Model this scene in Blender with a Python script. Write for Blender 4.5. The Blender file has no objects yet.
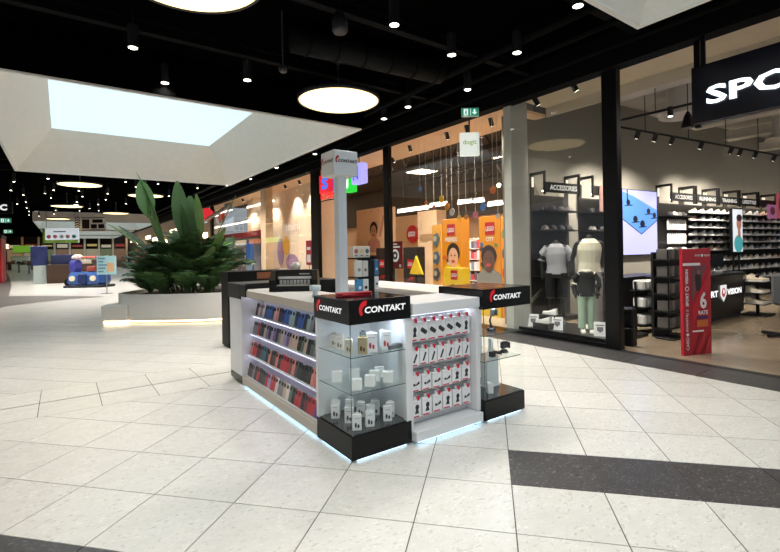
import bpy, math, random
from mathutils import Vector, Matrix
random.seed(7)
S = bpy.context.scene
COL = S.collection
# ---------------------------------------------------------------- camera
F, PX, PY, ROLL, YAW, EYE = 457.0, 390.0, 251.26, -0.0177, 0.6224, 1.6
cd = bpy.data.cameras.new('camera'); cam = bpy.data.objects.new('camera', cd); COL.objects.link(cam)
cd.sensor_fit = 'HORIZONTAL'; cd.sensor_width = 36.0; cd.lens = 36.0*F/780.0
cd.shift_y = -(276.0-PY)/780.0; cd.clip_end = 300
cam.matrix_world = (Matrix.Translation((0, 0, EYE)) @ Matrix.Rotation(-YAW, 4, 'Z')
                    @ Matrix.Rotation(math.pi/2, 4, 'X') @ Matrix.Rotation(ROLL, 4, 'Z'))
S.camera = cam
# ---------------------------------------------------------------- world, exposure
W = bpy.data.worlds.new('world'); S.world = W; W.use_nodes = True
W.node_tree.nodes['Background'].inputs[0].default_value = (0.86, 0.93, 1.0, 1)
W.node_tree.nodes['Background'].inputs[1].default_value = 0.40
S.view_settings.view_transform = 'Standard'; S.view_settings.look = 'None'
S.view_settings.gamma = 1.0; S.view_settings.exposure = 0.18
S.view_settings.use_curve_mapping = False
S.cycles.use_denoising = True
S.cycles.max_bounces = 8; S.cycles.transparent_max_bounces = 24
S.cycles.sample_clamp_indirect = 4.0
SPOT_W = 182.0          # each ceiling downlight
DISC_E = 2.3            # round pendant lights
SKY_E = 1.02            # skylight glazing
# ---------------------------------------------------------------- pixel -> place (direction only; distance from a plane)
def ray(px, py):
    x, y = px-PX, py-PY
    c, s = math.cos(ROLL), math.sin(ROLL)
    r, u = (c*x+s*y)/F, -(-s*x+c*y)/F
    fx, fy = math.sin(YAW), math.cos(YAW); rx, ry = fy, -fx
    return Vector((fx+r*rx, fy+r*ry, u))
E0 = Vector((0, 0, EYE))
def gz(px, py, z=0.0): d = ray(px, py); return E0+d*((z-EYE)/d.z)
def gx(px, py, X): d = ray(px, py); return E0+d*(X/d.x)
def gy(px, py, Y): d = ray(px, py); return E0+d*(Y/d.y)
def gpl(px, py, P, n): d = ray(px, py); return E0+d*((P-E0).dot(n)/d.dot(n))
# ---------------------------------------------------------------- materials
def lin(c):
    o = []
    for v in c:
        v /= 255.0
        o.append(v/12.92 if v <= 0.04045 else ((v+0.055)/1.055)**2.4)
    return (*o, 1.0)
MATS = {}
def M(rgb, rough=0.5, metal=0.0, emit=0.0, var=0.06, scale=6.0, coat=0.0, spec=0.5):
    key = (rgb, rough, metal, emit, var, scale, coat, spec)
    if key in MATS: return MATS[key]
    m = bpy.data.materials.new('mat_%d_%d_%d' % rgb); m.use_nodes = True
    nt = m.node_tree; b = nt.nodes['Principled BSDF']; c = lin(rgb)
    b.inputs['Roughness'].default_value = rough; b.inputs['Metallic'].default_value = metal
    b.inputs['Coat Weight'].default_value = coat; b.inputs['Specular IOR Level'].default_value = spec
    if emit:
        b.inputs['Base Color'].default_value = (c[0]*.3, c[1]*.3, c[2]*.3, 1)
        b.inputs['Emission Color'].default_value = c; b.inputs['Emission Strength'].default_value = emit
    else:
        tc = nt.nodes.new('ShaderNodeTexCoord'); n = nt.nodes.new('ShaderNodeTexNoise'); mx = nt.nodes.new('ShaderNodeMix')
        mx.data_type = 'RGBA'; n.inputs['Scale'].default_value = scale; n.inputs['Detail'].default_value = 3
        nt.links.new(tc.outputs['Object'], n.inputs['Vector']); nt.links.new(n.outputs['Fac'], mx.inputs['Factor'])
        mx.inputs['A'].default_value = (c[0]*(1-var), c[1]*(1-var), c[2]*(1-var), 1)
        mx.inputs['B'].default_value = (min(1, c[0]*(1+var)), min(1, c[1]*(1+var)), min(1, c[2]*(1+var)), 1)
        nt.links.new(mx.outputs['Result'], b.inputs['Base Color'])
    MATS[key] = m; return m
def glass_mat(name, tint, refl=1.0, rough=0.0):
    m = bpy.data.materials.new(name); m.use_nodes = True; nt = m.node_tree
    nt.nodes.remove(nt.nodes['Principled BSDF']); out = nt.nodes['Material Output']
    t = nt.nodes.new('ShaderNodeBsdfTransparent'); t.inputs[0].default_value = (*tint, 1)
    g = nt.nodes.new('ShaderNodeBsdfGlossy'); g.inputs['Roughness'].default_value = rough
    fr = nt.nodes.new('ShaderNodeFresnel'); fr.inputs[0].default_value = 1.4
    mu = nt.nodes.new('ShaderNodeMath'); mu.operation = 'MULTIPLY'; mu.inputs[1].default_value = refl
    mx = nt.nodes.new('ShaderNodeMixShader')
    ge = nt.nodes.new('ShaderNodeNewGeometry'); sb = nt.nodes.new('ShaderNodeMath'); sb.operation = 'SUBTRACT'; sb.inputs[0].default_value = 1.0
    m2 = nt.nodes.new('ShaderNodeMath'); m2.operation = 'MULTIPLY'
    nt.links.new(ge.outputs['Backfacing'], sb.inputs[1]); nt.links.new(fr.outputs[0], mu.inputs[0])
    nt.links.new(mu.outputs[0], m2.inputs[0]); nt.links.new(sb.outputs[0], m2.inputs[1]); nt.links.new(m2.outputs[0], mx.inputs[0])
    nt.links.new(t.outputs[0], mx.inputs[1]); nt.links.new(g.outputs[0], mx.inputs[2]); nt.links.new(mx.outputs[0], out.inputs[0])
    return m
def stone_mat(name, base, dark, light, amount, rough):
    """terrazzo: flakes of several sizes in a cement ground"""
    m = bpy.data.materials.new(name); m.use_nodes = True; nt = m.node_tree; b = nt.nodes['Principled BSDF']
    L = nt.links.new; N = nt.nodes.new
    ge = N('ShaderNodeNewGeometry'); oi = N('ShaderNodeObjectInfo')
    sep = N('ShaderNodeVectorMath'); sep.operation = 'ADD'; L(ge.outputs['Position'], sep.inputs[0]); L(oi.outputs['Random'], sep.inputs[1])
    map_ = N('ShaderNodeMapping'); map_.inputs['Scale'].default_value = (1, 1.9, 1); map_.inputs['Rotation'].default_value = (0, 0, .6)
    L(sep.outputs[0], map_.inputs['Vector'])
    def flakes(scale, lo, hi, col, prev):
        no = N('ShaderNodeTexNoise'); no.inputs['Scale'].default_value = scale; no.inputs['Detail'].default_value = 4; no.inputs['Roughness'].default_value = .6
        L(map_.outputs[0], no.inputs['Vector'])
        rp = N('ShaderNodeMapRange'); rp.inputs['From Min'].default_value = lo; rp.inputs['From Max'].default_value = hi
        L(no.outputs['Fac'], rp.inputs['Value'])
        mx = N('ShaderNodeMix'); mx.data_type = 'RGBA'; L(rp.outputs[0], mx.inputs['Factor'])
        if isinstance(prev, tuple): mx.inputs['A'].default_value = prev
        else: L(prev, mx.inputs['A'])
        mx.inputs['B'].default_value = col; return mx.outputs['Result']
    c = flakes(24, .575, .645, lin(dark), lin(base))
    c = flakes(33, .58, .64, lin(light), c)
    c = flakes(7, .35, .8, lin(tuple(int(v*amount) for v in base)), c) if amount else c
    hs = N('ShaderNodeHueSaturation'); mr = N('ShaderNodeMapRange'); mr.inputs['To Min'].default_value = .955; mr.inputs['To Max'].default_value = 1.035
    L(oi.outputs['Random'], mr.inputs['Value']); L(mr.outputs[0], hs.inputs['Value']); L(c, hs.inputs['Color'])
    L(hs.outputs[0], b.inputs['Base Color']); b.inputs['Roughness'].default_value = rough; b.inputs['Specular IOR Level'].default_value = .45
    return m
WHITE = M((236, 236, 234), .35); BLACK = M((11, 11, 12), .4, spec=.25); GLOSSK = M((12, 12, 13), .2, spec=.25); MATTEK = M((9, 9, 10), .8)
STEEL = M((170, 172, 174), .3, .9); GREY = M((120, 118, 114), .6); RED = M((190, 22, 36), .4); LED = M((185, 228, 255), .5, 0, 3.6)
PAPER = M((240, 240, 240), .6); CARDW = M((232, 232, 234), .5)
PANE = glass_mat('storefront_glass', (.975, .985, .98), 1.6); CASEG = glass_mat('showcase_glass', (.985, .995, .992), .55)
TILE_L = stone_mat('terrazzo_light', (219, 216, 209), (190, 187, 177), (232, 230, 226), .96, .26)
TILE_D = stone_mat('terrazzo_dark', (74, 72, 72), (38, 37, 40), (138, 134, 134), .85, .35)
# ---------------------------------------------------------------- builders
def wloc(o):
    v = Vector((0, 0, 0))
    while o: v += o.location; o = o.parent
    return v
class MB:
    def __init__(s): s.v = []; s.f = []; s.m = []
    def add(s, vs, fs, mi=0):
        n = len(s.v); s.v += [tuple(p) for p in vs]; s.f += [tuple(i+n for i in f) for f in fs]; s.m += [mi]*len(fs); return s
    def box(s, x0, y0, z0, x1, y1, z1, mi=0):
        return s.add([(x0,y0,z0),(x1,y0,z0),(x1,y1,z0),(x0,y1,z0),(x0,y0,z1),(x1,y0,z1),(x1,y1,z1),(x0,y1,z1)],
                     [(0,3,2,1),(4,5,6,7),(0,1,5,4),(1,2,6,5),(2,3,7,6),(3,0,4,7)], mi)
    def rbox(s, x0, y0, z0, x1, y1, z1, b=.004, mi=0):
        """box with chamfered edges"""
        b = min(b, (x1-x0)*.45, (y1-y0)*.45, (z1-z0)*.45); rings = []
        for z, i in ((z0, b), (z0+b, 0), (z1-b, 0), (z1, b)):
            c = b
            rings.append([(x0+i+c,y0+i,z),(x1-i-c,y0+i,z),(x1-i,y0+i+c,z),(x1-i,y1-i-c,z),(x1-i-c,y1-i,z),(x0+i+c,y1-i,z),(x0+i,y1-i-c,z),(x0+i,y0+i+c,z)])
        return s.loft(rings, mi)
    def loft(s, rings, mi=0, cap=True):
        n = len(rings[0]); vs = [p for r in rings for p in r]; fs = []
        for i in range(len(rings)-1):
            for j in range(n): k = (j+1) % n; fs.append((i*n+j, i*n+k, (i+1)*n+k, (i+1)*n+j))
        if cap: fs.append(tuple(range(n-1, -1, -1))); fs.append(tuple((len(rings)-1)*n+j for j in range(n)))
        return s.add(vs, fs, mi)
    def prism(s, poly, z0, z1, mi=0): return s.loft([[(x, y, z0) for x, y in poly], [(x, y, z1) for x, y in poly]], mi)
    def cyl(s, c, r, h, n=16, r2=None, mi=0):
        r2 = r if r2 is None else r2; x, y, z = c
        R = lambda rr, zz: [(x+rr*math.cos(2*math.pi*i/n), y+rr*math.sin(2*math.pi*i/n), zz) for i in range(n)]
        return s.loft([R(r, z), R(r2, z+h)], mi)
    def lathe(s, c, prof, n=20, mi=0, sx=1, sy=1):
        x, y, z = c
        return s.loft([[(x+sx*r*math.cos(2*math.pi*i/n), y+sy*r*math.sin(2*math.pi*i/n), z+h) for i in range(n)] for r, h in prof], mi)
    def tube(s, pts, rad, n=8, mi=0):
        pts = [Vector(p) for p in pts]; rings = []
        for i, p in enumerate(pts):
            t = (pts[min(i+1, len(pts)-1)]-pts[max(i-1, 0)]).normalized()
            a = t.cross(Vector((0, 0, 1))) if abs(t.z) < .95 else t.cross(Vector((1, 0, 0))); a.normalize(); b = a.cross(t)
            r = rad[i] if isinstance(rad, (list, tuple)) else rad
            rings.append([p+a*r*math.cos(2*math.pi*k/n)+b*r*math.sin(2*math.pi*k/n) for k in range(n)])
        return s.loft(rings, mi)
    def poly(s, pts, mi=0): return s.add(pts, [tuple(range(len(pts)))], mi)
    def mesh(s, name, mats, off=Vector((0, 0, 0)), smooth=False):
        me = bpy.data.meshes.new(name)
        me.from_pydata([(x-off.x, y-off.y, z-off.z) for x, y, z in s.v], [], s.f)
        for m in (mats if isinstance(mats, (list, tuple)) else [mats]): me.materials.append(m)
        me.polygons.foreach_set('material_index', s.m)
        if smooth: me.polygons.foreach_set('use_smooth', [True]*len(me.polygons))
        me.update(); return me
    def build(s, name, mats, parent=None, smooth=False, world=True):
        me = s.mesh(name, mats, wloc(parent) if (parent and world) else Vector((0, 0, 0)), smooth)
        return link(name, me, parent)
def link(name, me, parent=None, loc=None, rz=None):
    o = bpy.data.objects.new(name, me); COL.objects.link(o); o.parent = parent
    if loc is not None: o.location = loc
    if rz is not None: o.rotation_euler.z = rz
    return o
def tag(o, label=None, cat=None, group=None, kind=None):
    if label: o['label'] = label
    if cat: o['category'] = cat
    if group: o['group'] = group
    if kind: o['kind'] = kind
    return o
def thing(name, label, cat, loc=(0, 0, 0), rz=0.0, group=None):
    o = link(name, None, None, loc, rz); o.empty_display_size = .1; return tag(o, label, cat, group)
def struct(name, mb, mats, label=None, cat=None, parent=None):
    o = mb.build(name, mats, parent)
    if parent is None: tag(o, label, cat, kind='structure')
    return o
def dup(o, parent=None):
    c = o.copy(); COL.objects.link(c); c.parent = parent
    for ch in list(o.children): dup(ch, c)
    return c
ORD = ['first','second','third','fourth','fifth','sixth','seventh','eighth','ninth','tenth','eleventh','twelfth','thirteenth','fourteenth','fifteenth','sixteenth','seventeenth','eighteenth','nineteenth','twentieth','twenty-first','twenty-second','twenty-third','twenty-fourth','twenty-fifth','twenty-sixth','twenty-seventh','twenty-eighth','twenty-ninth','thirtieth']
# text -> flat mesh; cached as unit outlines
TXT = {}
def text_geo(s, bold):
    if (s, bold) not in TXT:
        c = bpy.data.curves.new('t', 'FONT'); c.body = s; c.offset = bold; c.resolution_u = 2; c.fill_mode = 'FRONT'
        o = bpy.data.objects.new('t', c); COL.objects.link(o); bpy.context.view_layer.update()
        me = bpy.data.meshes.new_from_object(o.evaluated_get(bpy.context.evaluated_depsgraph_get()))
        v = [tuple(p.co) for p in me.vertices]; f = [tuple(p.vertices) for p in me.polygons]
        bpy.data.objects.remove(o); bpy.data.meshes.remove(me); bpy.data.curves.remove(c)
        x0 = min(p[0] for p in v); x1 = max(p[0] for p in v); y0 = min(p[1] for p in v); y1 = max(p[1] for p in v)
        TXT[(s, bold)] = ([((p[0]-x0)/(x1-x0), (p[1]-y0)/(y1-y0)) for p in v], f)
    return TXT[(s, bold)]
class Face:
    """flat print on a face: origin (lower left), right, up; layers stack outwards"""
    def __init__(s, o, r, u=(0, 0, 1), lift=.0012):
        s.o = Vector(o); s.r = Vector(r).normalized(); s.u = Vector(u).normalized(); s.n = s.r.cross(s.u); s.mb = MB(); s.lay = 0; s.mats = []; s.lift = lift
    def P(s, x, y, k): return s.o+s.r*x+s.u*y+s.n*(s.lift*(k+1))
    def mi(s, m):
        if m not in s.mats: s.mats.append(m)
        return s.mats.index(m)
    def poly(s, pts, m, k=0): s.mb.poly([s.P(x, y, k) for x, y in pts], s.mi(m)); return s
    def rect(s, x0, y0, x1, y1, m, k=0): return s.poly([(x0,y0),(x1,y0),(x1,y1),(x0,y1)], m, k)
    def ell(s, cx, cy, rx, ry, m, k=0, n=16, a0=0, a1=2*math.pi):
        full = abs(a1-a0-2*math.pi) < 1e-6
        return s.poly([(cx+rx*math.cos(a0+(a1-a0)*i/(n if full else n-1)), cy+ry*math.sin(a0+(a1-a0)*i/(n if full else n-1))) for i in range(n)], m, k)
    def text(s, t, x, y, w, h, m, k=1, bold=0.0, rot=False, slant=0.0):
        v, f = text_geo(t, bold)
        vs = [s.P(x+a*w+slant*b*h, y+b*h, k) if not rot else s.P(x+(1-b)*w, y+a*h, k) for a, b in v]
        s.mb.add(vs, f, s.mi(m)); return s
    def build(s, name, parent, world=True): return s.mb.build(name, s.mats, parent, False, world)
def swoosh(fc, x, y, w, h, m, k=2):
    """red crescent of the kiosk logo"""
    pts = []
    for i in range(14):
        a = math.radians(75+i*150/13); pts.append((x+w*.62+w*.62*math.cos(a), y+h*.5+h*.55*math.sin(a)))
    for i in range(14):
        a = math.radians(215-i*115/13); pts.append((x+w*.80+w*.50*math.cos(a), y+h*.42+h*.34*math.sin(a)))
    mid = len(pts)//2
    for i in range(13):
        fc.poly([pts[i], pts[i+1], pts[27-i-1], pts[27-i]], m, k)
    return fc
def logo(fc, x, y, w, h, ink, red):
    """red swoosh + wide white lettering"""
    swoosh(fc, x-w*.02, y-h*.5, w*.22, h*2.0, red, 1)
    fc.text('CONTAKT', x+w*.09, y, w*.91, h*.82, ink, 2, .03, slant=.12)
    return fc
# ================================================================ STRUCTURE
XS = 7.05                      # storefront line
GROUT = M((84, 80, 74), .8); 
floor = struct('floor', MB().box(-14, -8, -.12, XS-.0, 92, -.004), GROUT, 'pale terrazzo tile floor of the mall corridor', 'floor')
fw, rt = Vector((math.sin(YAW), math.cos(YAW))), Vector((math.cos(YAW), -math.sin(YAW)))
TY, TU, TV = .2125, .3656*EYE, .3443*EYE
O2 = rt*(.4266*EYE)+fw*(1.6053*EYE)
U2 = rt*math.cos(TY)-fw*math.sin(TY); V2 = rt*math.sin(TY)+fw*math.cos(TY)
def clip(poly, a, b, c):       # keep a*x+b*y <= c
    out = []
    for i in range(len(poly)):
        p, q = poly[i], poly[(i+1) % len(poly)]; dp, dq = a*p[0]+b*p[1]-c, a*q[0]+b*q[1]-c
        if dp <= 0: out.append(p)
        if (dp < 0 < dq) or (dq < 0 < dp):
            t = dp/(dp-dq); out.append((p[0]+(q[0]-p[0])*t, p[1]+(q[1]-p[1])*t))
    return out
def area(p): return abs(sum(p[i][0]*p[(i+1) % len(p)][1]-p[(i+1) % len(p)][0]*p[i][1] for i in range(len(p))))/2
SEAM0, SEAM1, SEAM2 = 5.79, 6.33, 6.93
g = .0036
tiles = []
def is_dark(i, j):
    if j == 1 and i >= 0: return True
    return j <= -2 and j >= -3 and i <= 2
for i in range(-34, 26):
    for j in range(-8, 40):
        c = O2+U2*TU*(i+.5)+V2*TV*(j+.5)
        if not (-7 < c.x < 7.2 and -4.0 < c.y < 22): continue
        pl = [O2+U2*(TU*(i+a)+(g if a == 0 else -g))+V2*(TV*(j+b)+(g if b == 0 else -g)) for a, b in ((0,0),(1,0),(1,1),(0,1))]
        pl = [(p.x, p.y) for p in pl]; pl = clip(pl, 1, 0, 6.31-g)
        for part in (clip(pl, 0, 1, SEAM0-g), clip(pl, 0, -1, -SEAM2-g)):
            if len(part) >= 3 and area(part) > .004: tiles.append((part, is_dark(i, j)))
for r0, r1 in ((SEAM0, SEAM1-.009), (SEAM1+.009, SEAM2)):
    for k in range(-12, 12):
        x0 = -.225+k*.553; x1 = x0+.553
        pl = clip([(x0+g, r0+g), (x1-g, r0+g), (x1-g, r1-g), (x0+g, r1-g)], 1, 0, 6.31-g)
        if len(pl) >= 3 and area(pl) > .004: tiles.append((pl, False))
for k in range(-4, 26):
    y0 = k*.9-1.2; tiles.append(([(6.31+g, y0+g), (XS-.12, y0+g), (XS-.12, y0+.9-g), (6.31+g, y0+.9-g)], True))
def inview(p):
    cx = sum(q[0] for q in p)/len(p); cy = sum(q[1] for q in p)/len(p); d = Vector((cx, cy))
    dep = d.dot(fw)
    if dep < .8: return -1
    u = d.dot(rt)/dep*F; v = EYE/dep*F
    if abs(u) > 430 or v > 330: return -1
    return 1/dep
tiles.sort(key=lambda t: -inview(t[0]))
rest = MB(); lib = {}
for n, (pl, dk) in enumerate(tiles):
    if n < 300 and inview(pl) > 0:
        ox, oy = pl[0]; key = (dk, tuple((round(x-ox, 4), round(y-oy, 4)) for x, y in pl))
        if key not in lib: lib[key] = MB().prism([(x-ox, y-oy) for x, y in pl], -.03, 0).mesh('tile', TILE_D if dk else TILE_L)
        link('tile', lib[key], floor, (ox, oy, 0))
    else: rest.prism(pl, -.03, 0, 1 if dk else 0)
tag(rest.build('tiles', [TILE_L, TILE_D], floor), kind='stuff')
far = MB()
for k in range(56):            # far floor: wide light slabs with open joints
    far.box(-14, 22+k*1.25+.003, -.03, XS-.12, 22+(k+1)*1.25-.003, -.0005)
tag(far.build('far_tiles', TILE_L, floor), kind='stuff')
inl = [gz(*p) for p in ((0,308),(4,306.6),(40,302.3),(70,299.2),(104,296.6),(70,296.0),(9,296),(11.2,288),(11.4,284),(9.5,277),(7,273),(5,270.5))]
inl = [(p.x, p.y) for p in inl]+[(-9, 74), (-9, 18.5)]
MB().prism(inl, -.02, .003).build('dark_inlay', M((92, 84, 80), .5), floor)
# sport shop and toy shop floors
SPF = M((142, 126, 106), .2, 0, 0, .3, 2.2)
struct('floor_sport_shop', MB().box(XS, -6, -.12, 26, 6.2, .0), SPF, 'worn brown polished floor inside the sport shop', 'floor')
MB().box(XS-.12, -4, -.02, XS+.02, 24, .002).build('threshold', M((60, 60, 62), .4, .5), floor)
struct('floor_toy_shop', MB().box(XS, 6.2, -.12, 26, 92, .0), M((176, 160, 140), .3), 'warm pale floor inside the toy shops', 'floor')
# ---------------------------------------------------------------- ceiling with skylights
ZC = 4.9
CK = M((4, 4, 4), .95, spec=0.0)
ceil = MB(); RIM = 4.22
SK = [(-1.05, 5.15, 8.28, 17.5), (-.72, 5.55, -6.5, 2.62), (-1.6, 6.2, 41, 52), (-1.6, 6.2, 55, 65), (-1.6, 6.2, 68, 78)]
ys = sorted({-8, 92} | {v for s in SK for v in s[2:]})
for a, b in zip(ys[:-1], ys[1:]):
    hole = next((s for s in SK if s[2] <= a and b <= s[3]), None)
    if hole: ceil.box(-14, a, ZC, hole[0], b, ZC+.1); ceil.box(hole[1], a, ZC, XS, b, ZC+.1)
    else: ceil.box(-14, a, ZC, XS, b, ZC+.1)
ceiling = struct('ceiling', ceil, CK, 'black painted open ceiling above the corridor', 'ceiling')
SKW = M((240, 236, 228), .8); GLZ = M((203, 231, 243), .4, 0, SKY_E)
for n, (x0, x1, y0, y1) in enumerate(SK):
    t = thing('window_%d' % (n+1), ['rectangular white skylight box above the planter', 'white skylight box at the top right above the kiosk front'][n] if n < 2 else 'far white skylight box, %s down the corridor' % ORD[n-2], 'skylight', ((x0+x1)/2, (y0+y1)/2, RIM)); t['kind'] = 'structure'
    far_ = n > 1
    ins = .95 if not far_ else .5; top = RIM+1.15
    a = [(x0,y0),(x1,y0),(x1,y1),(x0,y1)]; b = [(x0+ins*.9,y0+ins*.5),(x1-ins,y0+ins*.5),(x1-ins,y1-ins),(x0+ins*.9,y1-ins)]
    th = .05
    for k in range(4):
        p, q = a[k], a[(k+1) % 4]; r, s_ = b[(k+1) % 4], b[k]
        # chamfered reveal: inner board and the outer upstand hung from the ceiling
        nx, ny = ((q[1]-p[1]), -(q[0]-p[0])); L_ = math.hypot(nx, ny); nx, ny = nx/L_*th, ny/L_*th
        MB().add([(*p, RIM), (*q, RIM), (*r, top), (*s_, top), (p[0]+nx, p[1]+ny, RIM), (q[0]+nx, q[1]+ny, RIM), (r[0]+nx, r[1]+ny, top+.02), (s_[0]+nx, s_[1]+ny, top+.02)],
                 [(0,1,2,3),(7,6,5,4),(0,4,5,1),(1,5,6,2),(2,6,7,3),(3,7,4,0)]).build('reveal_panel', SKW, t)
    rim = MB()
    for (xa, ya, xb, yb) in ((x0-.06,y0-.06,x1+.06,y0),(x0-.06,y1,x1+.06,y1+.06),(x0-.06,y0,x0,y1),(x1,y0,x1+.06,y1)):
        rim.box(xa, ya, RIM-.03, xb, yb, RIM+.10 if not far_ else RIM+.62)
    rim.build('rim', SKW if not far_ else M((228, 222, 212), .6), t)
    up = MB()
    for (xa, ya, xb, yb) in ((x0-.1,y0-.1,x1+.1,y0-.06),(x0-.1,y1+.06,x1+.1,y1+.1),(x0-.1,y0,x0-.06,y1),(x1+.06,y0,x1+.1,y1)):
        up.box(xa, ya, RIM+.0, xb, yb, ZC)
    if not far_: up.build('upstand', CK, t)
    MB().box(b[0][0], b[0][1], top+.0, b[1][0], b[2][1], top+.04).build('glazing', GLZ, t)
# ducts, beams and cable trays in the black ceiling
DK = M((8, 8, 8), .8, spec=.1)
for i, (x, z, r) in enumerate(((5.45, 4.62, .06), (6.2, 4.70, .05), (6.6, 4.55, .04))):
    tag(MB().tube([(x, -4, z), (x, 40, z)], r, 10).build('service_pipe', DK, None, True), 'black service pipe under the ceiling beside the fascia, %s from the fascia' % ORD[2-i], 'pipe', 'ceiling pipes')
for i, y in enumerate((3.3, 5.2, 7.2, 18.8, 21.0)):
    o = thing('ceiling_beam', 'black steel beam crossing the ceiling, %s from the camera' % ORD[i], 'beam', (2.8, y, 4.6), 0, 'ceiling beams')
    MB().box(-13, y-.06, 4.72, 6.9, y+.06, 4.76).box(-13, y-.01, 4.76, 6.9, y+.01, 4.88).build('web', DK, o)
    MB().box(-13, y-.06, 4.86, 6.9, y+.06, 4.9).build('flange', DK, o)
d = thing('air_duct', 'wide grey-black air duct along the ceiling near the camera', 'duct', (3.2, 5.9, 4.45))
MB().tube([(2.7, 6.05, 4.62), (5.3, 5.82, 4.62)], .17, 20).build('duct_body', M((13, 13, 13), .7, spec=.15), d, True)
for k in range(6):
    x = 2.9+k*.45; yy = 6.05-(x-2.7)*.0885; MB().tube([(x, yy, 4.62), (x+.03, yy-.003, 4.62)], .185, 20).build('duct_joint', DK, d, True)
# ---------------------------------------------------------------- fascia and storefront
ZF = 4.38
struct('trim_1', MB().box(XS-.15, -8, ZF, XS+.1, 92, 5.3), M((7, 7, 8), .7, spec=.08), 'long black fascia running above the shop fronts', 'fascia')
# storefront posts
PK = M((9, 9, 10), .35, spec=.2)
for n, (y0, y1, lab) in enumerate(((3.68, 3.92, 'black post between sport shop window and its entrance'), (9.78, 10.0, 'black post between toy window and toy shop entrance'),
                                   (13.86, 14.39, 'wide black post left of the toy shop entrance'), (27.2, 27.6, 'far black post behind the planter'))):
    struct('trim_%d' % (n+2), MB().rbox(XS-.06, y0, 0, XS+.08, y1, ZF, .008), PK, lab, 'post')
struct('trim_6', MB().rbox(XS-.03, 2.55, 3.2, XS+.03, 2.62, ZF, .004), PK, 'thin black bar beside the lit sport shop sign', 'bar')
struct('trim_7', MB().rbox(XS+.03, 5.80, 0, XS+.55, 5.98, 4.6, .01), M((196, 193, 184), .6), 'pale grey pier between sport shop window and toy window', 'pier')
struct('trim_8', MB().rbox(XS+.02, 18.9, 0, XS+.35, 19.5, 4.6, .01), M((228, 196, 160), .6), 'peach pier between the two far shop windows', 'pier')
def shopwin(n, y0, y1, joints, lab, zb=.0):
    t = thing('window_%d' % n, lab, 'shop window', (XS, (y0+y1)/2, 0)); t['kind'] = 'structure'
    ed = [y0]+joints+[y1]
    for a, b in zip(ed[:-1], ed[1:]): MB().box(XS-.006, a+.004, zb+.06, XS+.006, b-.004, ZF-.01).build('pane', PANE, t)
    MB().box(XS-.04, y0, zb, XS+.04, y1, zb+.06).build('bottom_rail', PK, t)
    return t
shopwin(6, 3.94, 6.02, [4.98], 'tall glass pane of the sport shop window')
shopwin(7, 6.02, 9.78, [7.25, 8.5], 'tall glass window of the toy shop behind kiosk')
shopwin(8, 14.39, 18.9, [15.5, 16.6, 17.75], 'glass window with peach display wall at centre left')
shopwin(9, 19.5, 27.2, [21, 22.5, 24, 25.6], 'far glass shop window right of the planter')
# ---------------------------------------------------------------- shop shells
GW = M((142, 137, 127), .7); PEACH = M((246, 208, 170), .7); PEACHL = M((246, 218, 188), .7)
# sport shop: back partition runs slightly skew to the front
A = gz(532.7, 173.8, 3.25); B = gz(743.4, 193.6, 3.25); A.z = B.z = 0
wd = (B-A).normalized(); wn = Vector((wd.y, -wd.x, 0)); wa = math.atan2(wd.y, wd.x)
A0 = A-wd*(A.x-XS-1.0)/wd.x; LEN = 16.0
def Wp(s, d, z): p = A0+wd*s+wn*d; return Vector((p.x, p.y, z))     # along wall, out from wall, up
def wall_prism(s0, s1, d0, d1, z0, z1): return MB().prism([Wp(s0,d0,0)[:2], Wp(s1,d0,0)[:2], Wp(s1,d1,0)[:2], Wp(s0,d1,0)[:2]][::-1], z0, z1)
struct('wall_sport_left', wall_prism(-.38, LEN, -.12, 0, 0, 5.6), GW, 'grey partition wall behind the sport shop shelving', 'wall')
struct('wall_sport_back', MB().box(23.5, -8, 0, 23.7, 5.6, 5.6), M((120, 116, 110), .7), 'grey wall at the back of the sport shop', 'wall')
struct('ceiling_sport', MB().box(XS+1.5, -8, 5.2, 26, 6.6, 5.3), M((176, 170, 160), .8), 'grey open ceiling of the sport shop', 'ceiling')
struct('ceiling_sport_soffit', MB().box(XS+.1, -8, 4.62, XS+1.5, 6.0, 4.7), M((226, 208, 180), .8), 'pale beige soffit behind the fascia of the sport shop', 'ceiling')
struct('trim_9', MB().box(XS+1.45, -8, 4.42, XS+1.5, 6.0, 5.2), M((196, 184, 166), .8), 'pale bulkhead above the sport shop window', 'bulkhead')
UPW = M((96, 88, 80), .8)
struct('wall_toy_upper', MB().box(14.6, 6.6, 3.1, 14.95, 34, 5.0), UPW, 'dark upper wall above the peach toy shop wall', 'wall')
struct('wall_toy_right', MB().box(XS+.9, 6.52, 0, 15, 6.6, 5.2), PEACHL, 'peach partition wall of the toy shop', 'wall')
struct('wall_toy_back', MB().box(15, 6.4, 0, 15.2, 34, 5.2), PEACH, 'peach back wall of the toy shop', 'wall')
struct('ceiling_toy', MB().box(XS+1.5, 6.4, 5.0, 15.1, 34, 5.1), M((84, 78, 72), .8), 'dark grey ceiling of the toy shop', 'ceiling')
struct('ceiling_toy_soffit', MB().box(XS+.1, 6.05, 4.44, XS+1.5, 34, 4.5), PEACH, 'peach soffit behind the black fascia', 'ceiling')
struct('trim_10', MB().box(XS+1.45, 6.05, 4.5, XS+1.5, 34, 5.0), M((120, 112, 104), .8), 'grey upstand behind the peach soffit', 'bulkhead')
struct('wall_window_back', MB().box(XS+1.1, 14.6, 0, XS+1.25, 24.5, 4.44), PEACHL, 'peach display wall behind the far window', 'wall')
struct('wall_toy_divider', MB().box(XS+.14, 14.1, 0, XS+1.1, 14.4, 4.44), PEACHL, 'peach side wall of the toy shop entrance', 'wall')
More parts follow.
